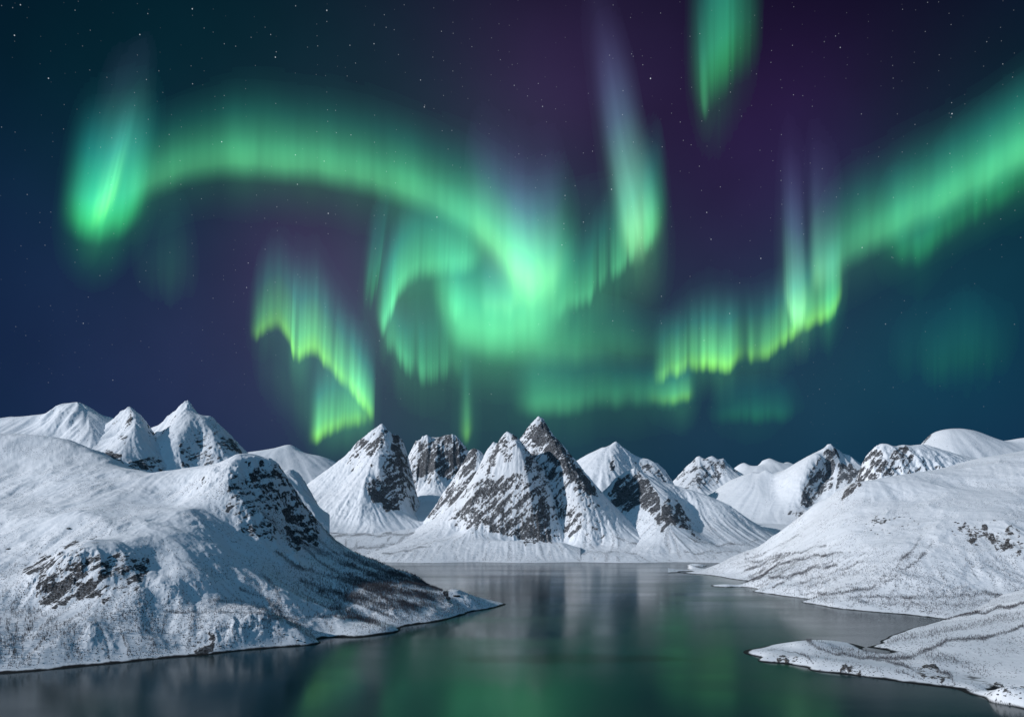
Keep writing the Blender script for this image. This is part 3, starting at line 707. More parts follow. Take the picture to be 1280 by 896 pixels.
terrain('H', 'mountain', "front pyramid of the central massif, white upper face over a grey rock wall", "mountain",
        [[P(560, 640, 5830), P(588, 615, 5780), P(600, 585, 5760), P(608, 565, 5750), P(617, 552.5, 5730), P(621, 555, 5710), P(627, 546, 5680), P(633.5, 539, 5660), P(643, 543.5, 5660), P(653, 556, 5670), P(664, 570, 5670), P(680, 588, 5660), P(695, 620, 5580), P(702, 650, 5480), P(712, 680, 5310)],
         [P(633.5, 539, 5660), P(645, 552, 5560), P(650, 565, 5510), P(654, 590, 5440), P(662, 609, 5390), P(664, 625, 5360), P(660, 650, 5320), P(652, 678, 5270)],
         [P(620, 556, 5690), P(606, 590, 5550), P(594, 606, 5480), P(589, 628, 5420), P(588, 658, 5350)], [P(588, 661, 5290), P(624, 669, 5260), P(651, 681, 5230), P(680, 683, 5240), P(700, 680, 5280)],
         [P(592, 640, 5400), P(575, 662, 5400)], [P(538, 650, 5900), P(515, 667, 5550), P(490, 680, 5250), P(455, 693, 4980)], [P(545, 677, 5130), P(640, 675.5, 5120), P(705, 678, 5110)], vshore[4:20], [P(470, 695, 4900), P(520, 691.5, 4930), P(580, 689, 4950), P(640, 688.5, 4950), P(710, 690.5, 4940)], shifted(vshore[2:20], -150, -20),
         [P(600, 640, 6300), P(700, 660, 6200), P(540, 660, 6300)], [P(440, 696, 5000), P(400, 700, 5200), P(420, 690, 5600), P(470, 672, 6000)]],
        (430, 725), [(4640, 0), (5150, 150), (5830, 240), (6200, 20)], 0.75, SNOW_MID, c=3, dens=45, gullies=((50, 5), (22, 3.5)), rough=(60, 9), rock_slope=(0.95, 1.45),
        rock=[([(590, 606), (610, 598), (652, 598), (663, 610), (664, 650), (655, 680), (624, 668), (600, 660), (587, 658), (586, 628)], 0.54), ([(600, 635), (655, 640), (655, 680), (620, 668), (588, 658)], 0.68),
              ([(664, 612), (690, 620), (700, 672), (650, 682), (662, 648)], 0.78), ([(653, 560), (680, 590), (690, 620), (662, 606)], 0.5), ([(618, 553), (600, 590), (592, 608), (604, 600), (614, 575), (622, 560)], 0.75),
              ([(612, 585), (645, 560), (652, 590), (625, 596), (610, 596)], 0.05), ([(622, 560), (634, 540), (646, 548), (630, 560)], 0.5)],
        streak_amt=(0.75, 200), scrub_low=(5, 60), scrub_amt=0.3, seed=59, shore=(0.2, 1.0), group=MG, lic_len=22,
        scrubs=[([(480, 692), (510, 688), (535, 681)], 1.4, .9), ([(500, 686), (535, 678), (565, 672)], 1.0, .7)])
terrain('G', 'mountain', "narrow grey rock horn leaning against the left side of the central massif", "mountain",
        [[P(530, 660, 6080), P(538, 645, 6030), P(554, 616, 5980), P(573, 589, 5950), P(586, 565, 5930), P(592, 560, 5920), P(598, 562, 5920), P(603, 567, 5920), P(614, 585, 5920), P(630, 620, 5930)],
         [P(592, 560, 5920), P(594, 590, 5760), P(580, 620, 5660), P(566, 645, 5560)], [P(566, 610, 5870), P(550, 645, 5750)], [P(540, 665, 5630), P(570, 668, 5430), P(610, 665, 5480)], [P(540, 660, 6430), P(610, 640, 6530)]],
        (525, 640), [(5350, 0), (6100, 170), (6400, 20)], 0.8, SNOW_MID, c=4, dens=45, gullies=((45, 6), (22, 4)), rough=(60, 10), rock_slope=(0.9, 1.4), rock=[([(536, 648), (560, 605), (588, 562), (604, 566), (600, 600), (585, 625), (560, 650)], 0.62)], seed=60, group=MG)
# ---- right of the centre
terrain('J', 'mountain', "white fluted peak just right of the central massif", "mountain",
        [[P(695, 610, 7700), P(722, 576, 7650), P(740, 566, 7600), P(753.5, 559, 7580), P(758, 560, 7580), P(770, 551.5, 7550), P(783, 562, 7550), P(796, 570.5, 7550), P(810, 574, 7550), P(822, 579, 7540), P(832, 588, 7530), P(840, 600, 7520), P(850, 620, 7500)],
         [P(770, 551.5, 7550), P(768, 570, 7350), P(760, 588, 7150), P(752, 605, 7000)], [P(796, 570.5, 7550), P(800, 600, 7200)], [P(780, 575, 7380), P(778, 600, 7100)], [P(700, 640, 6700), P(770, 640, 6600), P(850, 640, 6700)], [P(700, 620, 8300), P(850, 640, 8300)]],
        (690, 860), [(6500, 0), (7700, 180), (8200, 20)], 0.85, SNOW_FAR, c=5, dens=60, gullies=((80, 12), (36, 7)), rough=(110, 12), rock_slope=(1.0, 1.55), rock=[([(760, 590), (768, 565), (780, 580), (775, 600)], 0.45), ([(800, 575), (830, 585), (842, 605), (815, 590)], 0.42)], seed=61, group=MG)
terrain('K', 'mountain', "dark faced shoulder mountain whose streaked right slope drops to the far shore", "mountain",
        [[P(725, 640, 6200), P(757, 612, 6150), P(770, 598, 6120), P(782, 590, 6100), P(793, 585.5, 6080), P(809, 595, 6050), P(829, 606.5, 6000), P(855, 610.5, 6050), P(888, 621, 6000), P(911, 631.5, 5950), P(928, 648.5, 5850), P(942, 663, 5750), P(955, 673, 5650), P(985, 690, 5500)],
         [P(829, 606.5, 6000), P(834, 620, 5760), P(836, 644, 5470), P(834, 664, 5270), P(838, 690, 5000)], [P(793, 586, 6080), P(782, 615, 5930), P(765, 640, 5800)], [P(812, 645, 5520)], [P(888, 621, 6000), P(890, 650, 5720), P(895, 680, 5330)],
         [P(785, 668, 5450), P(815, 684, 5060), P(885, 694, 4940), P(940, 694, 4960)], vshore[20:], shifted(vshore[18:], -150, -20), [P(740, 680, 5400)], [P(750, 640, 6800), P(850, 640, 6900), P(960, 680, 6500)], [P(855, 630, 5900), P(862, 660, 5550)]],
        (735, 1000), [(4640, 0), (5600, 170), (6200, 130), (6600, 20)], 0.85, SNOW_MID, c=6, dens=60, gullies=((60, 7), (26, 5)), rough=(80, 12), rock_slope=(0.95, 1.5),
        rock=[([(762, 612), (793, 587), (808, 600), (834, 620), (834, 655), (815, 645), (795, 632), (775, 650), (765, 630)], 0.68), ([(775, 600), (800, 592), (812, 615), (790, 632), (770, 635)], 0.8), ([(836, 625), (850, 640), (880, 668), (870, 668), (845, 660), (833, 660)], 0.66)],
        streak_amt=(0.85, 330), scrub_low=(10, 110), scrub_amt=0.35, seed=62, shore=(0.2, 1.0), group=MG, lic_len=24,
        scrubs=[([(860, 672), (900, 682), (950, 676)], 1.6, .8), ([(855, 690), (900, 690), (940, 688)], 1.8, .8)])
terrain('L', 'mountain', "grey serrated snow peak with three tops, behind the streaked shoulder", "mountain",
        [[P(828, 625, 9600), P(844, 602, 9600), P(858, 584, 9550), P(873, 570, 9500), P(880, 574.5, 9500), P(890, 570, 9500), P(896, 574, 9500), P(903, 573.5, 9500), P(914, 585, 9500), P(932, 596, 9500), P(955, 612, 9500)],
         [P(873, 570, 9500), P(875, 595, 9050), P(870, 615, 8700)], [P(903, 573.5, 9500), P(908, 600, 9100)], [P(888, 590, 9250), P(886, 612, 8850)], [P(840, 635, 8300), P(940, 635, 8300)], [P(840, 630, 10400), P(950, 630, 10400)]],
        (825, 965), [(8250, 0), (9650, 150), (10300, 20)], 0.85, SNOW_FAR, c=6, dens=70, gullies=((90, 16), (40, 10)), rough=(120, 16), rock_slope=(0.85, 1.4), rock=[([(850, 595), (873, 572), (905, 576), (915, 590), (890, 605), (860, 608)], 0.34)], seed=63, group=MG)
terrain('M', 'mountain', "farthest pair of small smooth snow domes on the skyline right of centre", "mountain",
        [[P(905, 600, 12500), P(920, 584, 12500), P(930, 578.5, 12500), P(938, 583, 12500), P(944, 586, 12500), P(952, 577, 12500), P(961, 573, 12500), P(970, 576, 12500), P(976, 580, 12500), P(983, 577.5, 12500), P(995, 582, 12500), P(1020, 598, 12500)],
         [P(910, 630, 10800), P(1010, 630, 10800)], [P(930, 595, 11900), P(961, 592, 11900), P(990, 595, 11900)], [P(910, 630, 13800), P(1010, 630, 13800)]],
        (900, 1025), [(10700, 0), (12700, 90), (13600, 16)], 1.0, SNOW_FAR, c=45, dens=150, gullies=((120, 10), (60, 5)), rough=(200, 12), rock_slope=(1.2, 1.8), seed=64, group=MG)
terrain('N', 'mountain', "wide smooth snow mountain ending in a sharp top with a dark right hand wall", "mountain",
        [[P(850, 650, 8000), P(886, 618, 7950), P(900, 608, 7950), P(913, 600, 7900), P(928, 594, 7900), P(941, 589.5, 7880), P(950, 591, 7850), P(958, 588, 7820), P(968, 592, 7820), P(980, 587, 7820), P(992, 581, 7800), P(1010, 574, 7750), P(1023, 568.5, 7700), P(1030, 561, 7660), P(1037, 555, 7630), P(1047, 562, 7660), P(1061, 569, 7680), P(1076, 580, 7700), P(1095, 600, 7700)],
         [P(1037, 555, 7630), P(1026, 572, 7480), P(1012, 588, 7330), P(1003, 604, 7200), P(1001, 628, 7000), P(985, 645, 6800)], [P(1061, 569, 7680), P(1052, 588, 7440), P(1040, 604, 7260), P(1031, 626, 7050)],
         [P(1034, 590, 7480), P(1022, 612, 7230), P(1010, 635, 6980)], [P(941, 590, 7880), P(948, 610, 7500), P(952, 640, 6950)], [P(968, 600, 7650), P(975, 630, 7050)], [P(910, 620, 7500), P(905, 645, 7000)], [P(880, 660, 6500), P(960, 665, 6300), P(1040, 660, 6400)], [P(850, 660, 8700), P(950, 640, 8800), P(1090, 640, 8700)]],
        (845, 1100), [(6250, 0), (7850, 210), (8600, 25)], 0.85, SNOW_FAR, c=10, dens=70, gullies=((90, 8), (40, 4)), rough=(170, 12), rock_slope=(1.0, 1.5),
        rock=[([(1030, 563), (1026, 574), (1005, 602), (1002, 630), (1030, 620), (1040, 600), (1042, 575)], 0.70), ([(1055, 575), (1072, 585), (1065, 605), (1040, 620), (1050, 595)], 0.62), ([(985, 645), (1002, 630), (1010, 640), (995, 652)], 0.6)], seed=65, group=MG)


# ------------------------------------------------------------------ aurora: glowing curtains hanging far behind the mountains
ma, N, L = new_mat("aurora_glow")
at = N.new('ShaderNodeAttribute'); at.attribute_name = 'glow'
em = N.new('ShaderNodeEmission'); L.new(at.outputs['Color'], em.inputs[0]); em.inputs[1].default_value = 1.0
tr = N.new('ShaderNodeBsdfTransparent')
ad = N.new('ShaderNodeAddShader'); L.new(em.outputs[0], ad.inputs[0]); L.new(tr.outputs[0], ad.inputs[1])
out = N.new('ShaderNodeOutputMaterial'); L.new(ad.outputs[0], out.inputs[0])
try:
    ma.cycles.emission_sampling = 'NONE'
except Exception:
    pass


def noise1(t, seed):
    return perlin(t, np.full_like(t, 0.37 + seed), seed)


LIME = ((0.30, 0.95, 0.10), (0.16, 0.70, 0.22), (0.05, 0.30, 0.22), (0.05, 0.05, 0.12))
MINT = ((0.14, 0.80, 0.31), (0.09, 0.63, 0.27), (0.03, 0.32, 0.21), (0.03, 0.08, 0.13))
GREEN = ((0.05, 0.70, 0.20), (0.04, 0.55, 0.26), (0.015, 0.28, 0.22), (0.02, 0.10, 0.14))
VIOLET = ((0.32, 0.88, 0.34), (0.16, 0.56, 0.34), (0.10, 0.18, 0.29), (0.11, 0.05, 0.24))


def curtain(name, label, strands, R0, seed):
    """strands: (points (px, py of the lower edge, height, strength), palette, lower feather px, ray depth, ray spacing px, lean, decay)"""
    V, Fc, A = [], [], []
    base = 0
    full = []
    for st in strands:
        full.append((*st, 1.35))
        hp = np.array(st[0], float)
        hp[0, 0] -= 16; hp[-1, 0] += 16; hp[:, 1] += 10; hp[:, 2] *= 1.35
        full.append((hp, st[1] if st[1] is not LIME else MINT, st[2] * 2.0 + 22, st[3] * .35, st[4] * 1.6, st[5], st[6] * .75, 0.30))
    for q, (pts, pal, feather, ray, ray_px, lean, decay, gain) in enumerate(full):
        p = np.array(pts, float)
        seg = np.hypot(np.diff(p[:, 0]), np.diff(p[:, 1])); s = np.concatenate([[0], np.cumsum(seg)])
        n = max(24, int(s[-1] / 1.4))
        t = np.linspace(0, s[-1], n)
        # smooth interpolation: linear, then a running average
        c = np.stack([np.interp(t, s, p[:, k]) for k in range(4)], -1)
        w = max(3, int(n * 0.5 / len(p)))
        ker = np.hanning(2 * w + 1); ker /= ker.sum()
        for k in range(4):
            e = np.pad(c[:, k], w, mode='reflect', reflect_type='odd') if k < 3 else np.pad(c[:, k], w, mode='edge')
            c[:, k] = np.convolve(e, ker, 'valid')
        halo = gain < 1
        ef = min(60, 0.4 * s[-1]) if halo else 20 if pal is LIME else min(45, 0.3 * s[-1])
        c[:, 3] *= gain
        c[:, 3] = np.maximum(c[:, 3], 0) * sstep(0, ef, t) * sstep(0, ef, s[-1] - t)
        m = 56
        h = c[:, 2:3]
        lo = -feather / h
        v = lo + (1 - lo) * np.linspace(0, 1, m)[None] ** 1.25
        hh = v * h
        r1 = noise1(t / ray_px, seed * 13 + q) * 1.1 + noise1(t / (ray_px * 0.37), seed * 13 + q + 5) * 0.6
        r2 = noise1(t / (ray_px * 3.1), seed * 13 + q + 9)
        r3 = noise1(t / max(ray_px * 0.16, 2.6), seed * 13 + q + 3) * np.clip(0.6 + noise1(t / 60.0, seed + q), 0, 1.2)
        c[:, 1] += feather * ray * (0.8 * r1 + 0.5 * r2 + 0.3 * r3)
        rays = np.clip(1 + ray * (1.1 * r1 + 0.9 * r2 + 0.7 * r3), 0.06, 2.8)[:, None]
        # rays show most near the lower edge and blur with height
        rays = 1 + (rays - 1) * np.exp(-np.maximum(v, 0) * 0.6)
        T2 = t[:, None] + 0 * v
        rays = rays * (1 + (0.42 if pal is LIME else 0.10) * perlin(T2 / 9 + 31 * q, hh / 130 + seed, seed + 40 + q) * (gain > 1) + 0.22 * perlin(T2 / 38 + 11 * q, hh / 170 - seed, seed + 80 + q))
        vb = v + 0.10 * ray * r1[:, None]
        e = sstep(0, 1, (hh + feather) / (2 * feather)) * np.exp(-decay * np.maximum(vb, 0)) * (1 - sstep(0.45, 1.0, v))
        e = e * c[:, 3:4] * rays
        vv = np.clip(v, 0, 1)[..., None]
        pc = [np.array(x) for x in pal]
        col = np.where(vv < .18, pc[0] + (pc[1] - pc[0]) * vv / .18, np.where(vv < .5, pc[1] + (pc[2] - pc[1]) * (vv - .18) / .32, pc[2] + (pc[3] - pc[2]) * (vv - .5) / .5))
        glow = col * e[..., None] * (1 + 0.5 * vv)
        R = R0 * (1 + 0.16 * np.sin(t / 90.0 + seed) + 0.05 * q)[:, None] + 0 * v
        X = (c[:, 0:1] + lean * hh - 640) / F * R
        Z = CAMZ - (c[:, 1:2] - hh - HOR) / F * R
        co = np.stack([X, R, Z], -1)
        idx = base + np.arange(n * m).reshape(n, m)
        f = np.stack([idx[:-1, :-1], idx[1:, :-1], idx[1:, 1:], idx[:-1, 1:]], -1).reshape(-1, 4)
        g = glow.reshape(-1, 3)
        f = f[g.max(1)[f - base].max(1) > 0.004]
        V.append(co.reshape(-1, 3)); A.append(g); Fc.append(f); base += n * m
    co, fa, g = np.concatenate(V), np.concatenate(Fc), np.concatenate(A)
    used = np.zeros(len(co), bool); used[fa] = True
    rm = np.cumsum(used) - 1
    o = mesh_from(name, co[used], rm[fa], ma, {'glow': g[used]})
    tag(o, label, "aurora", "aurora curtains in the night sky")
    return o


curtain('aurora_curtain', "bright green upright aurora patch standing alone at the far left end of the arch", [
    ([(66, 252, 150, 0), (86, 266, 165, .45), (106, 278, 175, .85), (128, 284, 180, .95), (148, 278, 180, .8), (168, 262, 170, .45), (198, 236, 160, 0)], GREEN, 30, .15, 40, .12, 1.7),
    ([(108, 262, 130, 0), (118, 268, 140, .45), (128, 264, 150, .6), (140, 250, 150, .4), (154, 235, 140, 0)], LIME, 26, .1, 30, .22, 1.6),
    ([(95, 200, 150, 0), (140, 190, 170, .06), (165, 185, 180, .06), (205, 175, 170, 0)], VIOLET, 60, .1, 30, .10, .8),
    ([(150, 325, 130, 0), (190, 350, 150, .03), (216, 356, 160, .05), (262, 345, 150, 0)], MINT, 40, .2, 40, .0, 1.2)], 52000, 1)
curtain('aurora_curtain', "broad pale green aurora arch sweeping from the left into the bright central hook", [
    ([(130, 250, 110, 0), (165, 240, 115, .30), (200, 224, 120, .42), (240, 208, 120, .40), (272, 203, 125, .40), (292, 204, 130, .62), (330, 205, 130, .62), (400, 211, 130, .54), (450, 221, 130, .56), (500, 237, 130, .58), (550, 257, 130, .60), (590, 279, 135, .60), (618, 305, 140, .52), (640, 335, 160, .42), (655, 358, 185, .34), (670, 368, 200, .34), (690, 358, 200, .30), (710, 330, 190, .14), (732, 295, 160, 0)], MINT, 28, .07, 46, .0, 3.5),
    ([(570, 258, 150, 0), (600, 284, 160, .22), (630, 322, 170, .50), (646, 346, 175, .74), (664, 358, 180, .78), (688, 348, 180, .46), (716, 312, 160, 0)], VIOLET, 50, .10, 26, .0, 1.9),
    ([(622, 340, 110, 0), (642, 345, 120, .34), (660, 350, 120, .36), (690, 328, 120, 0)], LIME, 44, .10, 30, -.06, 1.6),
    ([(440, 395, 200, 0), (500, 410, 220, .10), (580, 430, 230, .15), (680, 425, 220, .13), (780, 380, 200, .08), (860, 330, 180, 0)], MINT, 70, .05, 90, .0, .9)], 56000, 2)
curtain('aurora_curtain', "soft green aurora swirl curling back beneath the bright hook at the centre", [
    ([(735, 350, 120, 0), (708, 380, 120, .34), (672, 404, 125, .50), (620, 416, 130, .54), (582, 408, 130, .52), (552, 385, 120, .36), (530, 350, 110, 0)], MINT, 40, .10, 32, .0, 1.5),
    ([(545, 400, 90, 0), (575, 425, 100, .30), (620, 438, 100, .36), (680, 440, 90, .30), (740, 440, 90, .20), (820, 438, 70, .08), (880, 432, 60, 0)], MINT, 26, .12, 40, .0, 1.5),
    ([(620, 320, 110, .0), (590, 332, 120, .36), (555, 338, 120, .44), (520, 343, 120, .42), (500, 358, 120, .42), (488, 392, 130, .70), (480, 412, 130, .80), (473, 405, 130, .35), (466, 385, 120, 0)], MINT, 15, .28, 20, .04, 1.3),
    ([(476, 405, 60, 0), (484, 425, 70, .35), (500, 446, 80, .34), (518, 466, 100, .30), (535, 470, 110, .22), (560, 462, 110, .16), (600, 450, 100, 0)], MINT, 16, .55, 18, .0, 1.4),
    ([(596, 372, 70, 0), (604, 384, 80, .22), (618, 388, 85, .26), (640, 384, 85, .20), (662, 366, 80, 0)], VIOLET, 18, .25, 14, .02, 1.6),
    ([(556, 372, 90, 0), (563, 386, 95, .20), (571, 392, 95, .24), (584, 388, 90, .10), (600, 378, 90, 0)], MINT, 16, .25, 12, .05, 1.5),
    ([(452, 345, 120, 0), (460, 362, 130, .20), (470, 345, 130, .16), (482, 330, 120, 0)], GREEN, 30, .4, 18, .12, 1.2)], 60000, 3)
curtain('aurora_curtain', "yellow green folded aurora strand dropping towards the grey pyramid, left of centre", [
    ([(308, 415, 100, 0), (320, 420, 125, .34), (334, 409, 130, .32), (350, 405, 130, .26), (360, 418, 130, .32), (367, 445, 145, .62), (374, 449, 145, .70), (392, 435, 140, .44), (410, 455, 130, .46), (430, 478, 120, .46), (448, 494, 110, .50), (457, 508, 105, .54), (463, 517, 100, .40), (468, 522, 95, .05), (470, 523, 95, .0), (466, 523, 92, .05), (456, 525, 90, .26), (440, 529, 95, .38), (422, 534, 100, .46), (409, 541, 110, .62), (402, 544, 110, .5), (394, 550, 110, .66), (382, 546, 100, 0)], LIME, 10, .38, 15, .03, 1.6),
    ([(300, 440, 120, 0), (360, 490, 150, .06), (400, 545, 170, .12), (440, 540, 170, .12), (490, 520, 150, 0)], MINT, 50, .1, 40, .0, .9)], 48000, 4)
curtain('aurora_curtain', "thin faint green aurora ray above the saddle left of the central massif", [
    ([(570, 538, 150, 0), (577, 546, 150, .15), (582, 549, 150, .30), (587, 545, 150, .16), (596, 535, 140, 0)], LIME, 10, .2, 16, .0, 1.9)], 47000, 5)
curtain('aurora_curtain', "slender blue green aurora column rising to the upper edge right of centre", [
    ([(766, 300, 260, 0), (786, 306, 300, .40), (798, 306, 320, .62), (808, 296, 310, .46), (820, 284, 300, .18), (834, 268, 290, 0)], VIOLET, 30, .2, 26, -.17, 1.5),
    ([(680, 392, 80, 0), (700, 386, 90, .20), (735, 372, 110, .24), (765, 348, 130, .28), (790, 325, 140, .30), (815, 300, 140, .22), (832, 270, 140, 0)], MINT, 12, .7, 14, .0, 1.3),
    ([(795, 300, 150, 0), (815, 290, 150, .25), (828, 270, 150, .12), (840, 255, 150, 0)], GREEN, 30, .1, 30, -.05, 1.5)], 58000, 6)
curtain('aurora_curtain', "long green aurora band climbing from the middle to the upper right edge", [
    ([(812, 470, 90, 0), (824, 478, 100, .42), (834, 468, 100, .42), (860, 460, 110, .52), (890, 457, 120, .62), (912, 460, 120, .64), (922, 450, 110, .34), (945, 450, 110, .38), (965, 440, 110, .40), (985, 424, 110, .46), (1002, 412, 120, .56), (1020, 402, 130, .46), (1038, 395, 130, .46), (1048, 380, 130, .26), (1056, 360, 130, 0)], LIME, 10, .42, 17, .0, 1.9),
    ([(1000, 350, 120, .0), (1030, 338, 130, .22), (1058, 318, 140, .38), (1090, 300, 130, .50), (1130, 278, 130, .55), (1180, 252, 130, .58), (1230, 224, 130, .62), (1290, 192, 140, .66), (1400, 130, 140, .6)], MINT, 28, .07, 50, .0, 2.9),
    ([(1080, 320, 120, .0), (1110, 312, 130, .14), (1150, 318, 130, .22), (1180, 290, 150, .16), (1240, 250, 160, .18), (1400, 170, 170, .2)], GREEN, 22, .3, 40, .0, 1.4),
    ([(976, 368, 200, 0), (986, 390, 230, .34), (995, 402, 240, .62), (1003, 398, 230, .45), (1012, 372, 200, 0)], VIOLET, 16, .3, 14, -.03, 2.0),
    ([(1008, 345, 180, 0), (1018, 350, 200, .34), (1032, 350, 200, .22), (1062, 335, 180, 0)], VIOLET, 22, .2, 20, -.02, 1.9),
    ([(1026, 388, 90, 0), (1036, 398, 100, .34), (1046, 385, 100, .22), (1054, 370, 90, 0)], GREEN, 20, .2, 20, .0, 1.5)], 54000, 7)
curtain('aurora_curtain', "low level green aurora streak lying flat above the central summit", [
    ([(630, 502, 80, 0), (665, 508, 90, .24), (710, 508, 90, .22), (760, 501, 70, .18), (810, 499, 60, .20), (850, 500, 60, .18), (885, 494, 60, 0)], MINT, 16, .3, 30, .0, 1.3),
    ([(800, 500, 50, 0), (830, 500, 50, .16), (850, 500, 55, .34), (860, 499, 60, .40), (872, 490, 60, 0)], LIME, 9, .3, 20, .0, 1.6)], 45000, 8)
curtain('aurora_curtain', "short green aurora streak hanging from the top edge of the sky", [
    ([(852, 90, 230, 0), (876, 112, 240, .16), (894, 98, 240, .46), (910, 82, 240, .36), (930, 66, 240, .14), (962, 40, 230, 0)], GREEN, 44, .2, 20, .0, .8),
    ([(874, 130, 160, 0), (881, 142, 170, .14), (889, 130, 160, 0)], MINT, 14, .2, 20, -.05, 1.0)], 62000, 9)
curtain('aurora_curtain', "dim teal aurora patch low in the sky above the right hill", [
    ([(1090, 450, 90, 0), (1150, 452, 110, .04), (1212, 450, 120, .08), (1255, 445, 110, .03), (1300, 435, 100, 0)], GREEN, 40, .3, 26, .0, 1.2),
    ([(870, 522, 60, 0), (930, 524, 70, .12), (990, 518, 70, .05), (1020, 515, 60, 0)], GREEN, 12, .3, 26, .0, 1.2)], 50000, 10)


# ------------------------------------------------------------------ birches and boulders
def plain(name, col, rough=0.8):
    m, N, L = new_mat(name)
    b = N.new('ShaderNodeBsdfPrincipled'); o = N.new('ShaderNodeOutputMaterial'); L.new(b.outputs[0], o.inputs[0])
    g = N.new('ShaderNodeNewGeometry'); n = N.new('ShaderNodeTexNoise'); n.inputs['Scale'].default_value = 0.6; L.new(g.outputs['Position'], n.inputs['Vector'])
    r = N.new('ShaderNodeMix'); r.data_type = 'RGBA'; L.new(n.outputs[0], r.inputs['Factor'])
    r.inputs[6].default_value = (*[c * .6 for c in col], 1); r.inputs[7].default_value = (*[c * 1.5 for c in col], 1)
    L.new(r.outputs[2], b.inputs['Base Color']); b.inputs['Roughness'].default_value = rough
    b.inputs['Specular IOR Level'].default_value = 0.2
    return m


BARK = plain("birch_bark", (0.045, 0.042, 0.045))
TWIG = plain("birch_twigs", (0.085, 0.080, 0.092))


def twig(a, b, w, side):
    """a thin three sided tapering spike from a to b"""
    a, b = np.array(a, float), np.array(b, float)
    d = b - a; d /= np.linalg.norm(d)
    u = np.cross(d, (side, 0.3, 0.9)); u /= np.linalg.norm(u); v = np.cross(d, u)
    return [a + w * u, a - w * .5 * u + w * .87 * v, a - w * .5 * u - w * .87 * v, b], [(0, 1, 3), (1, 2, 3), (2, 0, 3)]


def tree_parts(rs, n_twig, thick=1.0):
    """unit-high leafless birch: (trunk verts, faces), (crown verts, faces)"""
    tv, tf = [], []
    bend = rs.uniform(-.06, .06, 2)
    for k in range(4):
        h = (0.0, 0.3, 0.62, 0.95)[k]; r = (0.034, 0.026, 0.018, 0.006)[k] * thick
        for j in range(5):
            a = j * 2 * math.pi / 5
            tv.append((bend[0] * h * h + r * math.cos(a), bend[1] * h * h + r * math.sin(a), h - (0.04 if k == 0 else 0)))
    for k in range(3):
        for j in range(5):
            p, q = k * 5 + j, k * 5 + (j + 1) % 5
            tf += [(p, q, q + 5), (p, q + 5, p + 5)]
    cv, cf = [], []
    for i in range(n_twig):
        h = rs.uniform(0.22, 0.88); a = i * 2.4 + rs.uniform(-.5, .5)
        ln = (0.36 - 0.26 * abs(h - 0.42)) * rs.uniform(.7, 1.15) * (1.15 - h * .65)
        st = (bend[0] * h * h, bend[1] * h * h, h)
        en = (st[0] + ln * .8 * math.cos(a), st[1] + ln * .8 * math.sin(a), min(h + ln * rs.uniform(.5, .95), 1.03))
        vv, ff = twig(st, en, 0.017 * thick * (1.2 - h * .5), math.cos(a))
        cf += [tuple(x + len(cv) for x in t) for t in ff]; cv += vv
        for q in range(2):                                   # side twigs
            t = rs.uniform(.35, .8); m = tuple(st[k] + (en[k] - st[k]) * t for k in range(3)); b = a + rs.uniform(-1.2, 1.2)
            e2 = (m[0] + ln * .4 * math.cos(b), m[1] + ln * .4 * math.sin(b), m[2] + ln * .38)
            vv, ff = twig(m, e2, 0.012 * thick, math.sin(b))
            cf += [tuple(x + len(cv) for x in t2) for t2 in ff]; cv += vv
    return (np.array(tv), np.array(tf)), (np.array(cv), np.array(cf))


def scatter(key, n, boost, px_lim, min_py, hgt, z_max=400):
    """n tree feet on a landform, thick where its scrub is thick; returns rows (x, y, z, height)"""
    t = TERRAIN[key]
    pxs, ds, z, G, R, py = t['pxs'], t['ds'], t['z'], t['G'], t['R'], t['py']
    D = ds[:, None] + 0 * z
    cell = np.gradient(ds)[:, None] * D / F                      # ground area per cell
    vis = np.minimum.accumulate(py, axis=0) >= py - 1.5          # not hidden by nearer ground
    PX = pxs[None] + 0 * z
    w = np.clip(G, 0, 1) ** 1.5 * boost(PX, py, z) * cell * vis * (R < .2) * (z > 3) * (z < z_max) * (PX > px_lim[0]) * (PX < px_lim[1]) * (py > min_py)
    c = np.cumsum(w.ravel())
    k = np.searchsorted(c, rng.rand(n) * c[-1])
    i, j = np.unravel_index(np.minimum(k, z.size - 1), z.shape)
    px = pxs[j] + rng.uniform(-.5, .5, n) * (pxs[1] - pxs[0]); d = ds[i] + rng.uniform(-.5, .5, n) * np.gradient(ds)[i]
    x = (px - 640) / F * d
    return np.stack([x, d, height_at(key, x, d), rng.uniform(*hgt, n) * (0.75 + 0.5 * rng.rand(n))], -1)


ones = lambda PX, PY, z: 1.0
zones = [
    ('A', 15000, lambda PX, PY, z: 0.35 + 2.2 * np.exp(-((PX - 40) / 90) ** 2 - ((PY - 800) / 30) ** 2) + 1.4 * np.exp(-((PX - 190) / 50) ** 2 - ((PY - 780) / 30) ** 2) + 2.6 * np.exp(-((PX - 470) / 80) ** 2 - ((PY - 742) / 30) ** 2),
     (-40, 600), 690, (4, 7.5), "bare birch in the scrub on the lower slope of the left hill", "birches on the left shore"),
    ('O', 10000, ones, (930, 1320), 690, (3.6, 6.5), "bare birch on the lower slope of the right hill above the bay", "birches on the right shore"),
    ('P', 4200, ones, (1000, 1320), 745, (2.8, 5.2), "small bare birch dotted over the snow spit in the right foreground", "birches on the foreground spit"),
]
rows = []
for zi, (key, n, boost, lim, mpy, hgt, lab, grp) in enumerate(zones):
    r = scatter(key, n, boost, lim, mpy, hgt)
    rows.append(np.concatenate([r, np.full((n, 1), zi)], 1))
rows = np.concatenate(rows)
pxr_ = rows[:, 0] / rows[:, 1] * F + 640
size = rows[:, 3] / rows[:, 1] * ((pxr_ > 2) & (pxr_ < 1278) & (HOR - (rows[:, 2] - CAMZ) / rows[:, 1] * F < 890))
order = np.argsort(-size)
single, rest = order[:300], order[300:]
protos = []
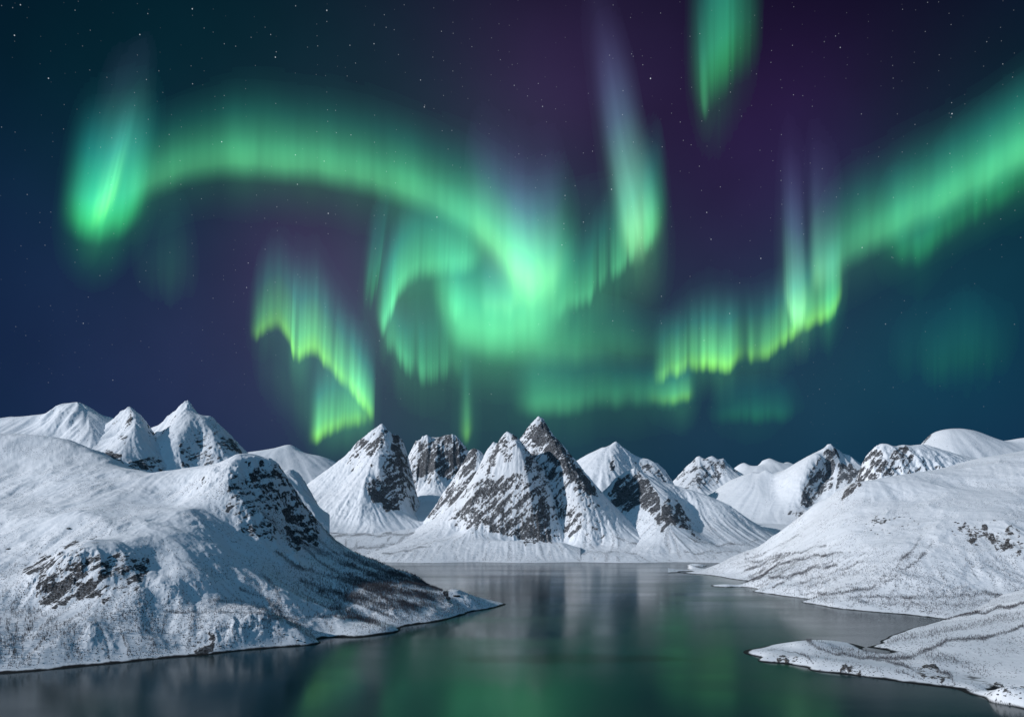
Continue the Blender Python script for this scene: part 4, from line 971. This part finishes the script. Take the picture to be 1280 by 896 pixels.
for k in range(3):
    rs = np.random.RandomState(100 + k)
    (tv, tf), (cv, cf) = tree_parts(rs, 20)
    tr_ = mesh_from('trunk', tv, tf, BARK, smooth=False); cr_ = mesh_from('crown', cv, cf, TWIG, smooth=False)
    protos.append((tr_.data, cr_.data))
    bpy.data.objects.remove(tr_); bpy.data.objects.remove(cr_)
for q, i in enumerate(single):
    x, y, z, h, zi = rows[i]
    lab, grp = zones[int(zi)][6:]
    e = bpy.data.objects.new('birch_tree', None); COL.objects.link(e)
    e.location = (x, y, z - 0.1); e.rotation_euler = (0, 0, rng.uniform(0, 6.28)); e.scale = (h, h, h)
    e.empty_display_size = 0.5
    tag(e, lab, "tree", grp)
    for nm, me in zip(('trunk', 'crown'), protos[q % 3]):
        o = bpy.data.objects.new(nm, me); COL.objects.link(o); o.parent = e
# the rest of the birch scrub of each shore, one mass each
small = [tree_parts(np.random.RandomState(200 + k), 7, 1.7) for k in range(4)]
for zi, nm, lab in ((0, 'birch_scrub', "dark bare birch scrub spread over the lower slope of the left hill"), (1, 'birch_scrub', "thin bare birch scrub in bands along the foot of the right hill"), (2, 'birch_scrub', "sparse bare birch scrub on the foreground spit")):
    ids = rest[rows[rest, 4] == zi]
    V, Q, base = [], [], 0
    for i in ids:
        x, y, z, h, _ = rows[i]
        (tv, tf), (cv, cf) = small[i % 4]
        a = rng.uniform(0, 6.28); ca, sa = math.cos(a), math.sin(a)
        v = np.concatenate([tv, cv]); f = np.concatenate([tf, cf + len(tv)])
        V.append(np.stack([x + h * (v[:, 0] * ca - v[:, 1] * sa), y + h * (v[:, 0] * sa + v[:, 1] * ca), z - .1 + h * v[:, 2]], -1))
        Q.append(f + base); base += len(v)
    o = mesh_from(nm, np.concatenate(V), np.concatenate(Q), TWIG, smooth=False)
    tag(o, lab, "scrub", None, 'stuff')

# boulders: dark stone with snow on top
mb_, N, L = new_mat("snow_capped_stone")
g = N.new('ShaderNodeNewGeometry'); sx = N.new('ShaderNodeSeparateXYZ'); L.new(g.outputs['Normal'], sx.inputs[0])
n = N.new('ShaderNodeTexNoise'); n.inputs['Scale'].default_value = 0.5; n.inputs['Detail'].default_value = 5; L.new(g.outputs['Position'], n.inputs['Vector'])
a1 = N.new('ShaderNodeMath'); a1.operation = 'ADD'; L.new(sx.outputs[2], a1.inputs[0]); L.new(n.outputs[0], a1.inputs[1])
mr = N.new('ShaderNodeMapRange'); mr.interpolation_type = 'SMOOTHSTEP'; L.new(a1.outputs[0], mr.inputs[0]); mr.inputs['From Min'].default_value = 1.28; mr.inputs['From Max'].default_value = 1.40
mx = N.new('ShaderNodeMix'); mx.data_type = 'RGBA'; L.new(mr.outputs[0], mx.inputs['Factor']); mx.inputs[6].default_value = (0.045, 0.038, 0.036, 1); mx.inputs[7].default_value = (0.8, 0.84, 0.9, 1)
b = N.new('ShaderNodeBsdfPrincipled'); L.new(mx.outputs[2], b.inputs['Base Color']); b.inputs['Roughness'].default_value = 0.8
out = N.new('ShaderNodeOutputMaterial'); L.new(b.outputs[0], out.inputs[0])


def ground_at(key, px, py):
    t = TERRAIN[key]
    j = int(np.clip(round((px - t['pxs'][0]) / (t['pxs'][1] - t['pxs'][0])), 0, len(t['pxs']) - 1))
    hit = np.nonzero(t['py'][:, j] <= py)[0]
    i = hit[0] if len(hit) else 0
    d = t['ds'][i]
    return (px - 640) / F * d, d, t['z'][i, j]


import bmesh


def stone_mesh(seed, flat=0.7, sub=3):
    bm = bmesh.new()
    bmesh.ops.create_icosphere(bm, subdivisions=sub, radius=1.0)
    v = np.array([q.co[:] for q in bm.verts])
    rs = np.random.RandomState(seed)
    for _ in range(9):                                            # broken faces
        nrm = rs.normal(size=3); nrm /= np.linalg.norm(nrm); cut = rs.uniform(.55, .85)
        dd = v @ nrm
        v = v - np.maximum(dd - cut, 0)[:, None] * nrm
    v += 0.07 * np.stack([fbm(v[:, 0] + seed, v[:, 1] + v[:, 2], 0.7, 3, seed + k) for k in range(3)], -1)
    v *= np.array((1.15, 0.95, flat))
    for q, c in zip(bm.verts, v):
        q.co = c
    me = bpy.data.meshes.new('boulder'); bm.to_mesh(me); bm.free()
    me.materials.append(mb_)
    return me


stones = [stone_mesh(300 + k) for k in range(5)]
nst = 0


def boulder(key, px, py, size, label, group):
    global nst
    x, y, z = ground_at(key, px, py)
    o = bpy.data.objects.new('boulder', stones[nst % 5]); nst += 1
    COL.objects.link(o)
    s_ = size * y / F
    o.location = (x, y, z + s_ * 0.10); o.scale = (s_, s_ * rng.uniform(.8, 1.2), s_ * rng.uniform(.7, 1.0)); o.rotation_euler = (rng.uniform(-.2, .2), rng.uniform(-.2, .2), rng.uniform(0, 6.28))
    tag(o, label, "boulder", group)


for px, py in [(1083, 655), (1090, 653), (1094, 651), (1098, 649), (1102, 651), (1105, 648), (1112, 650), (1118, 648), (1124, 647), (1130, 646), (1138, 648), (1143, 651), (1148, 655)]:
    boulder('O', px, py, rng.uniform(.9, 1.5), "dark boulder in the dotted line across the bare upper slope of the right hill", "boulders dotted on the upper right slope")
for px, py in [(1089, 663), (1094, 667), (1097, 668), (1103, 662), (1112, 666), (1128, 658), (1135, 656)]:
    boulder('O', px, py, rng.uniform(.9, 1.4), "lone dark boulder on the smooth snow below the dotted boulder line on the right hill", "boulders below the dotted line")
for k in range(70):
    t = rng.rand(); px = 1192 + 92 * t; py = 657 + 33 * t ** 1.15 + rng.normal() * (2.2 + 3.0 * t)
    boulder('O', px, py, rng.uniform(.8, 1.9), "brown boulder in the stony band low across the right hill", "boulders of the stony band")
boulder('O', 1220, 681, 2.0, "brown boulder lying just below the stony band of the right hill", None)
boulder('O', 1243, 651, 1.7, "single brown boulder on clean snow above the stony band of the right hill", None)
boulder('O', 1177, 703, 1.4, "solitary brown boulder midway down the right hill, left of the stony band", None)
for px, py in [(1153, 764), (1158, 763), (1163, 764), (1158, 759), (1100, 757), (1107, 759)]:
    boulder('O', px, py, rng.uniform(1.0, 1.7), "dark boulder on the snow strip beside the inner bay", "boulders beside the inner bay")
for px, py in [(1148, 842), (1155, 839), (1160, 842), (1166, 840), (1172, 845), (1163, 836), (1178, 842), (1150, 836), (1168, 848)]:
    boulder('P', px, py, rng.uniform(1.0, 2.0), "dark boulder on the small mound of the foreground spit", "boulders on the spit mound")
for px, py in [(1075, 832), (1082, 833), (1092, 840), (1068, 839), (1058, 836), (1070, 831)]:
    boulder('P', px, py, rng.uniform(.9, 1.6), "dark boulder on the flat middle of the foreground spit", "boulders on the spit flat")
for px, py in [(1247, 868), (1256, 870), (1262, 866), (1270, 868), (1275, 872), (1266, 860), (1240, 869)]:
    boulder('P', px, py, rng.uniform(1.0, 2.2), "dark boulder among the rocks at the lower right corner shore", "boulders at the corner shore")
for px, py in [(122, 826), (112, 823), (128, 811), (54, 829), (70, 828), (120, 817), (135, 822), (150, 820), (165, 818)]:
    boulder('A', px, py, rng.uniform(.9, 1.6), "dark boulder on the clean snow strip along the left waterline", "boulders along the left waterline")
for px, py in [(355, 793), (366, 797), (372, 801), (381, 803), (275, 808), (283, 806), (325, 807)]:
    boulder('A', px, py, rng.uniform(1.0, 1.8), "dark boulder on the shore shelf of the left hill near the rocky knob", "boulders on the shore shelf")
for px, py, sz, lab in [(571, 745, 4.5, "black rock knob standing near the tip of the left headland"), (86, 661, 2.4, "small dark boulder on the snow above the left crag"), (10, 686, 2.6, "lone dark boulder at the left frame edge beside the crag")]:
    boulder('A', px, py, sz, lab, None)
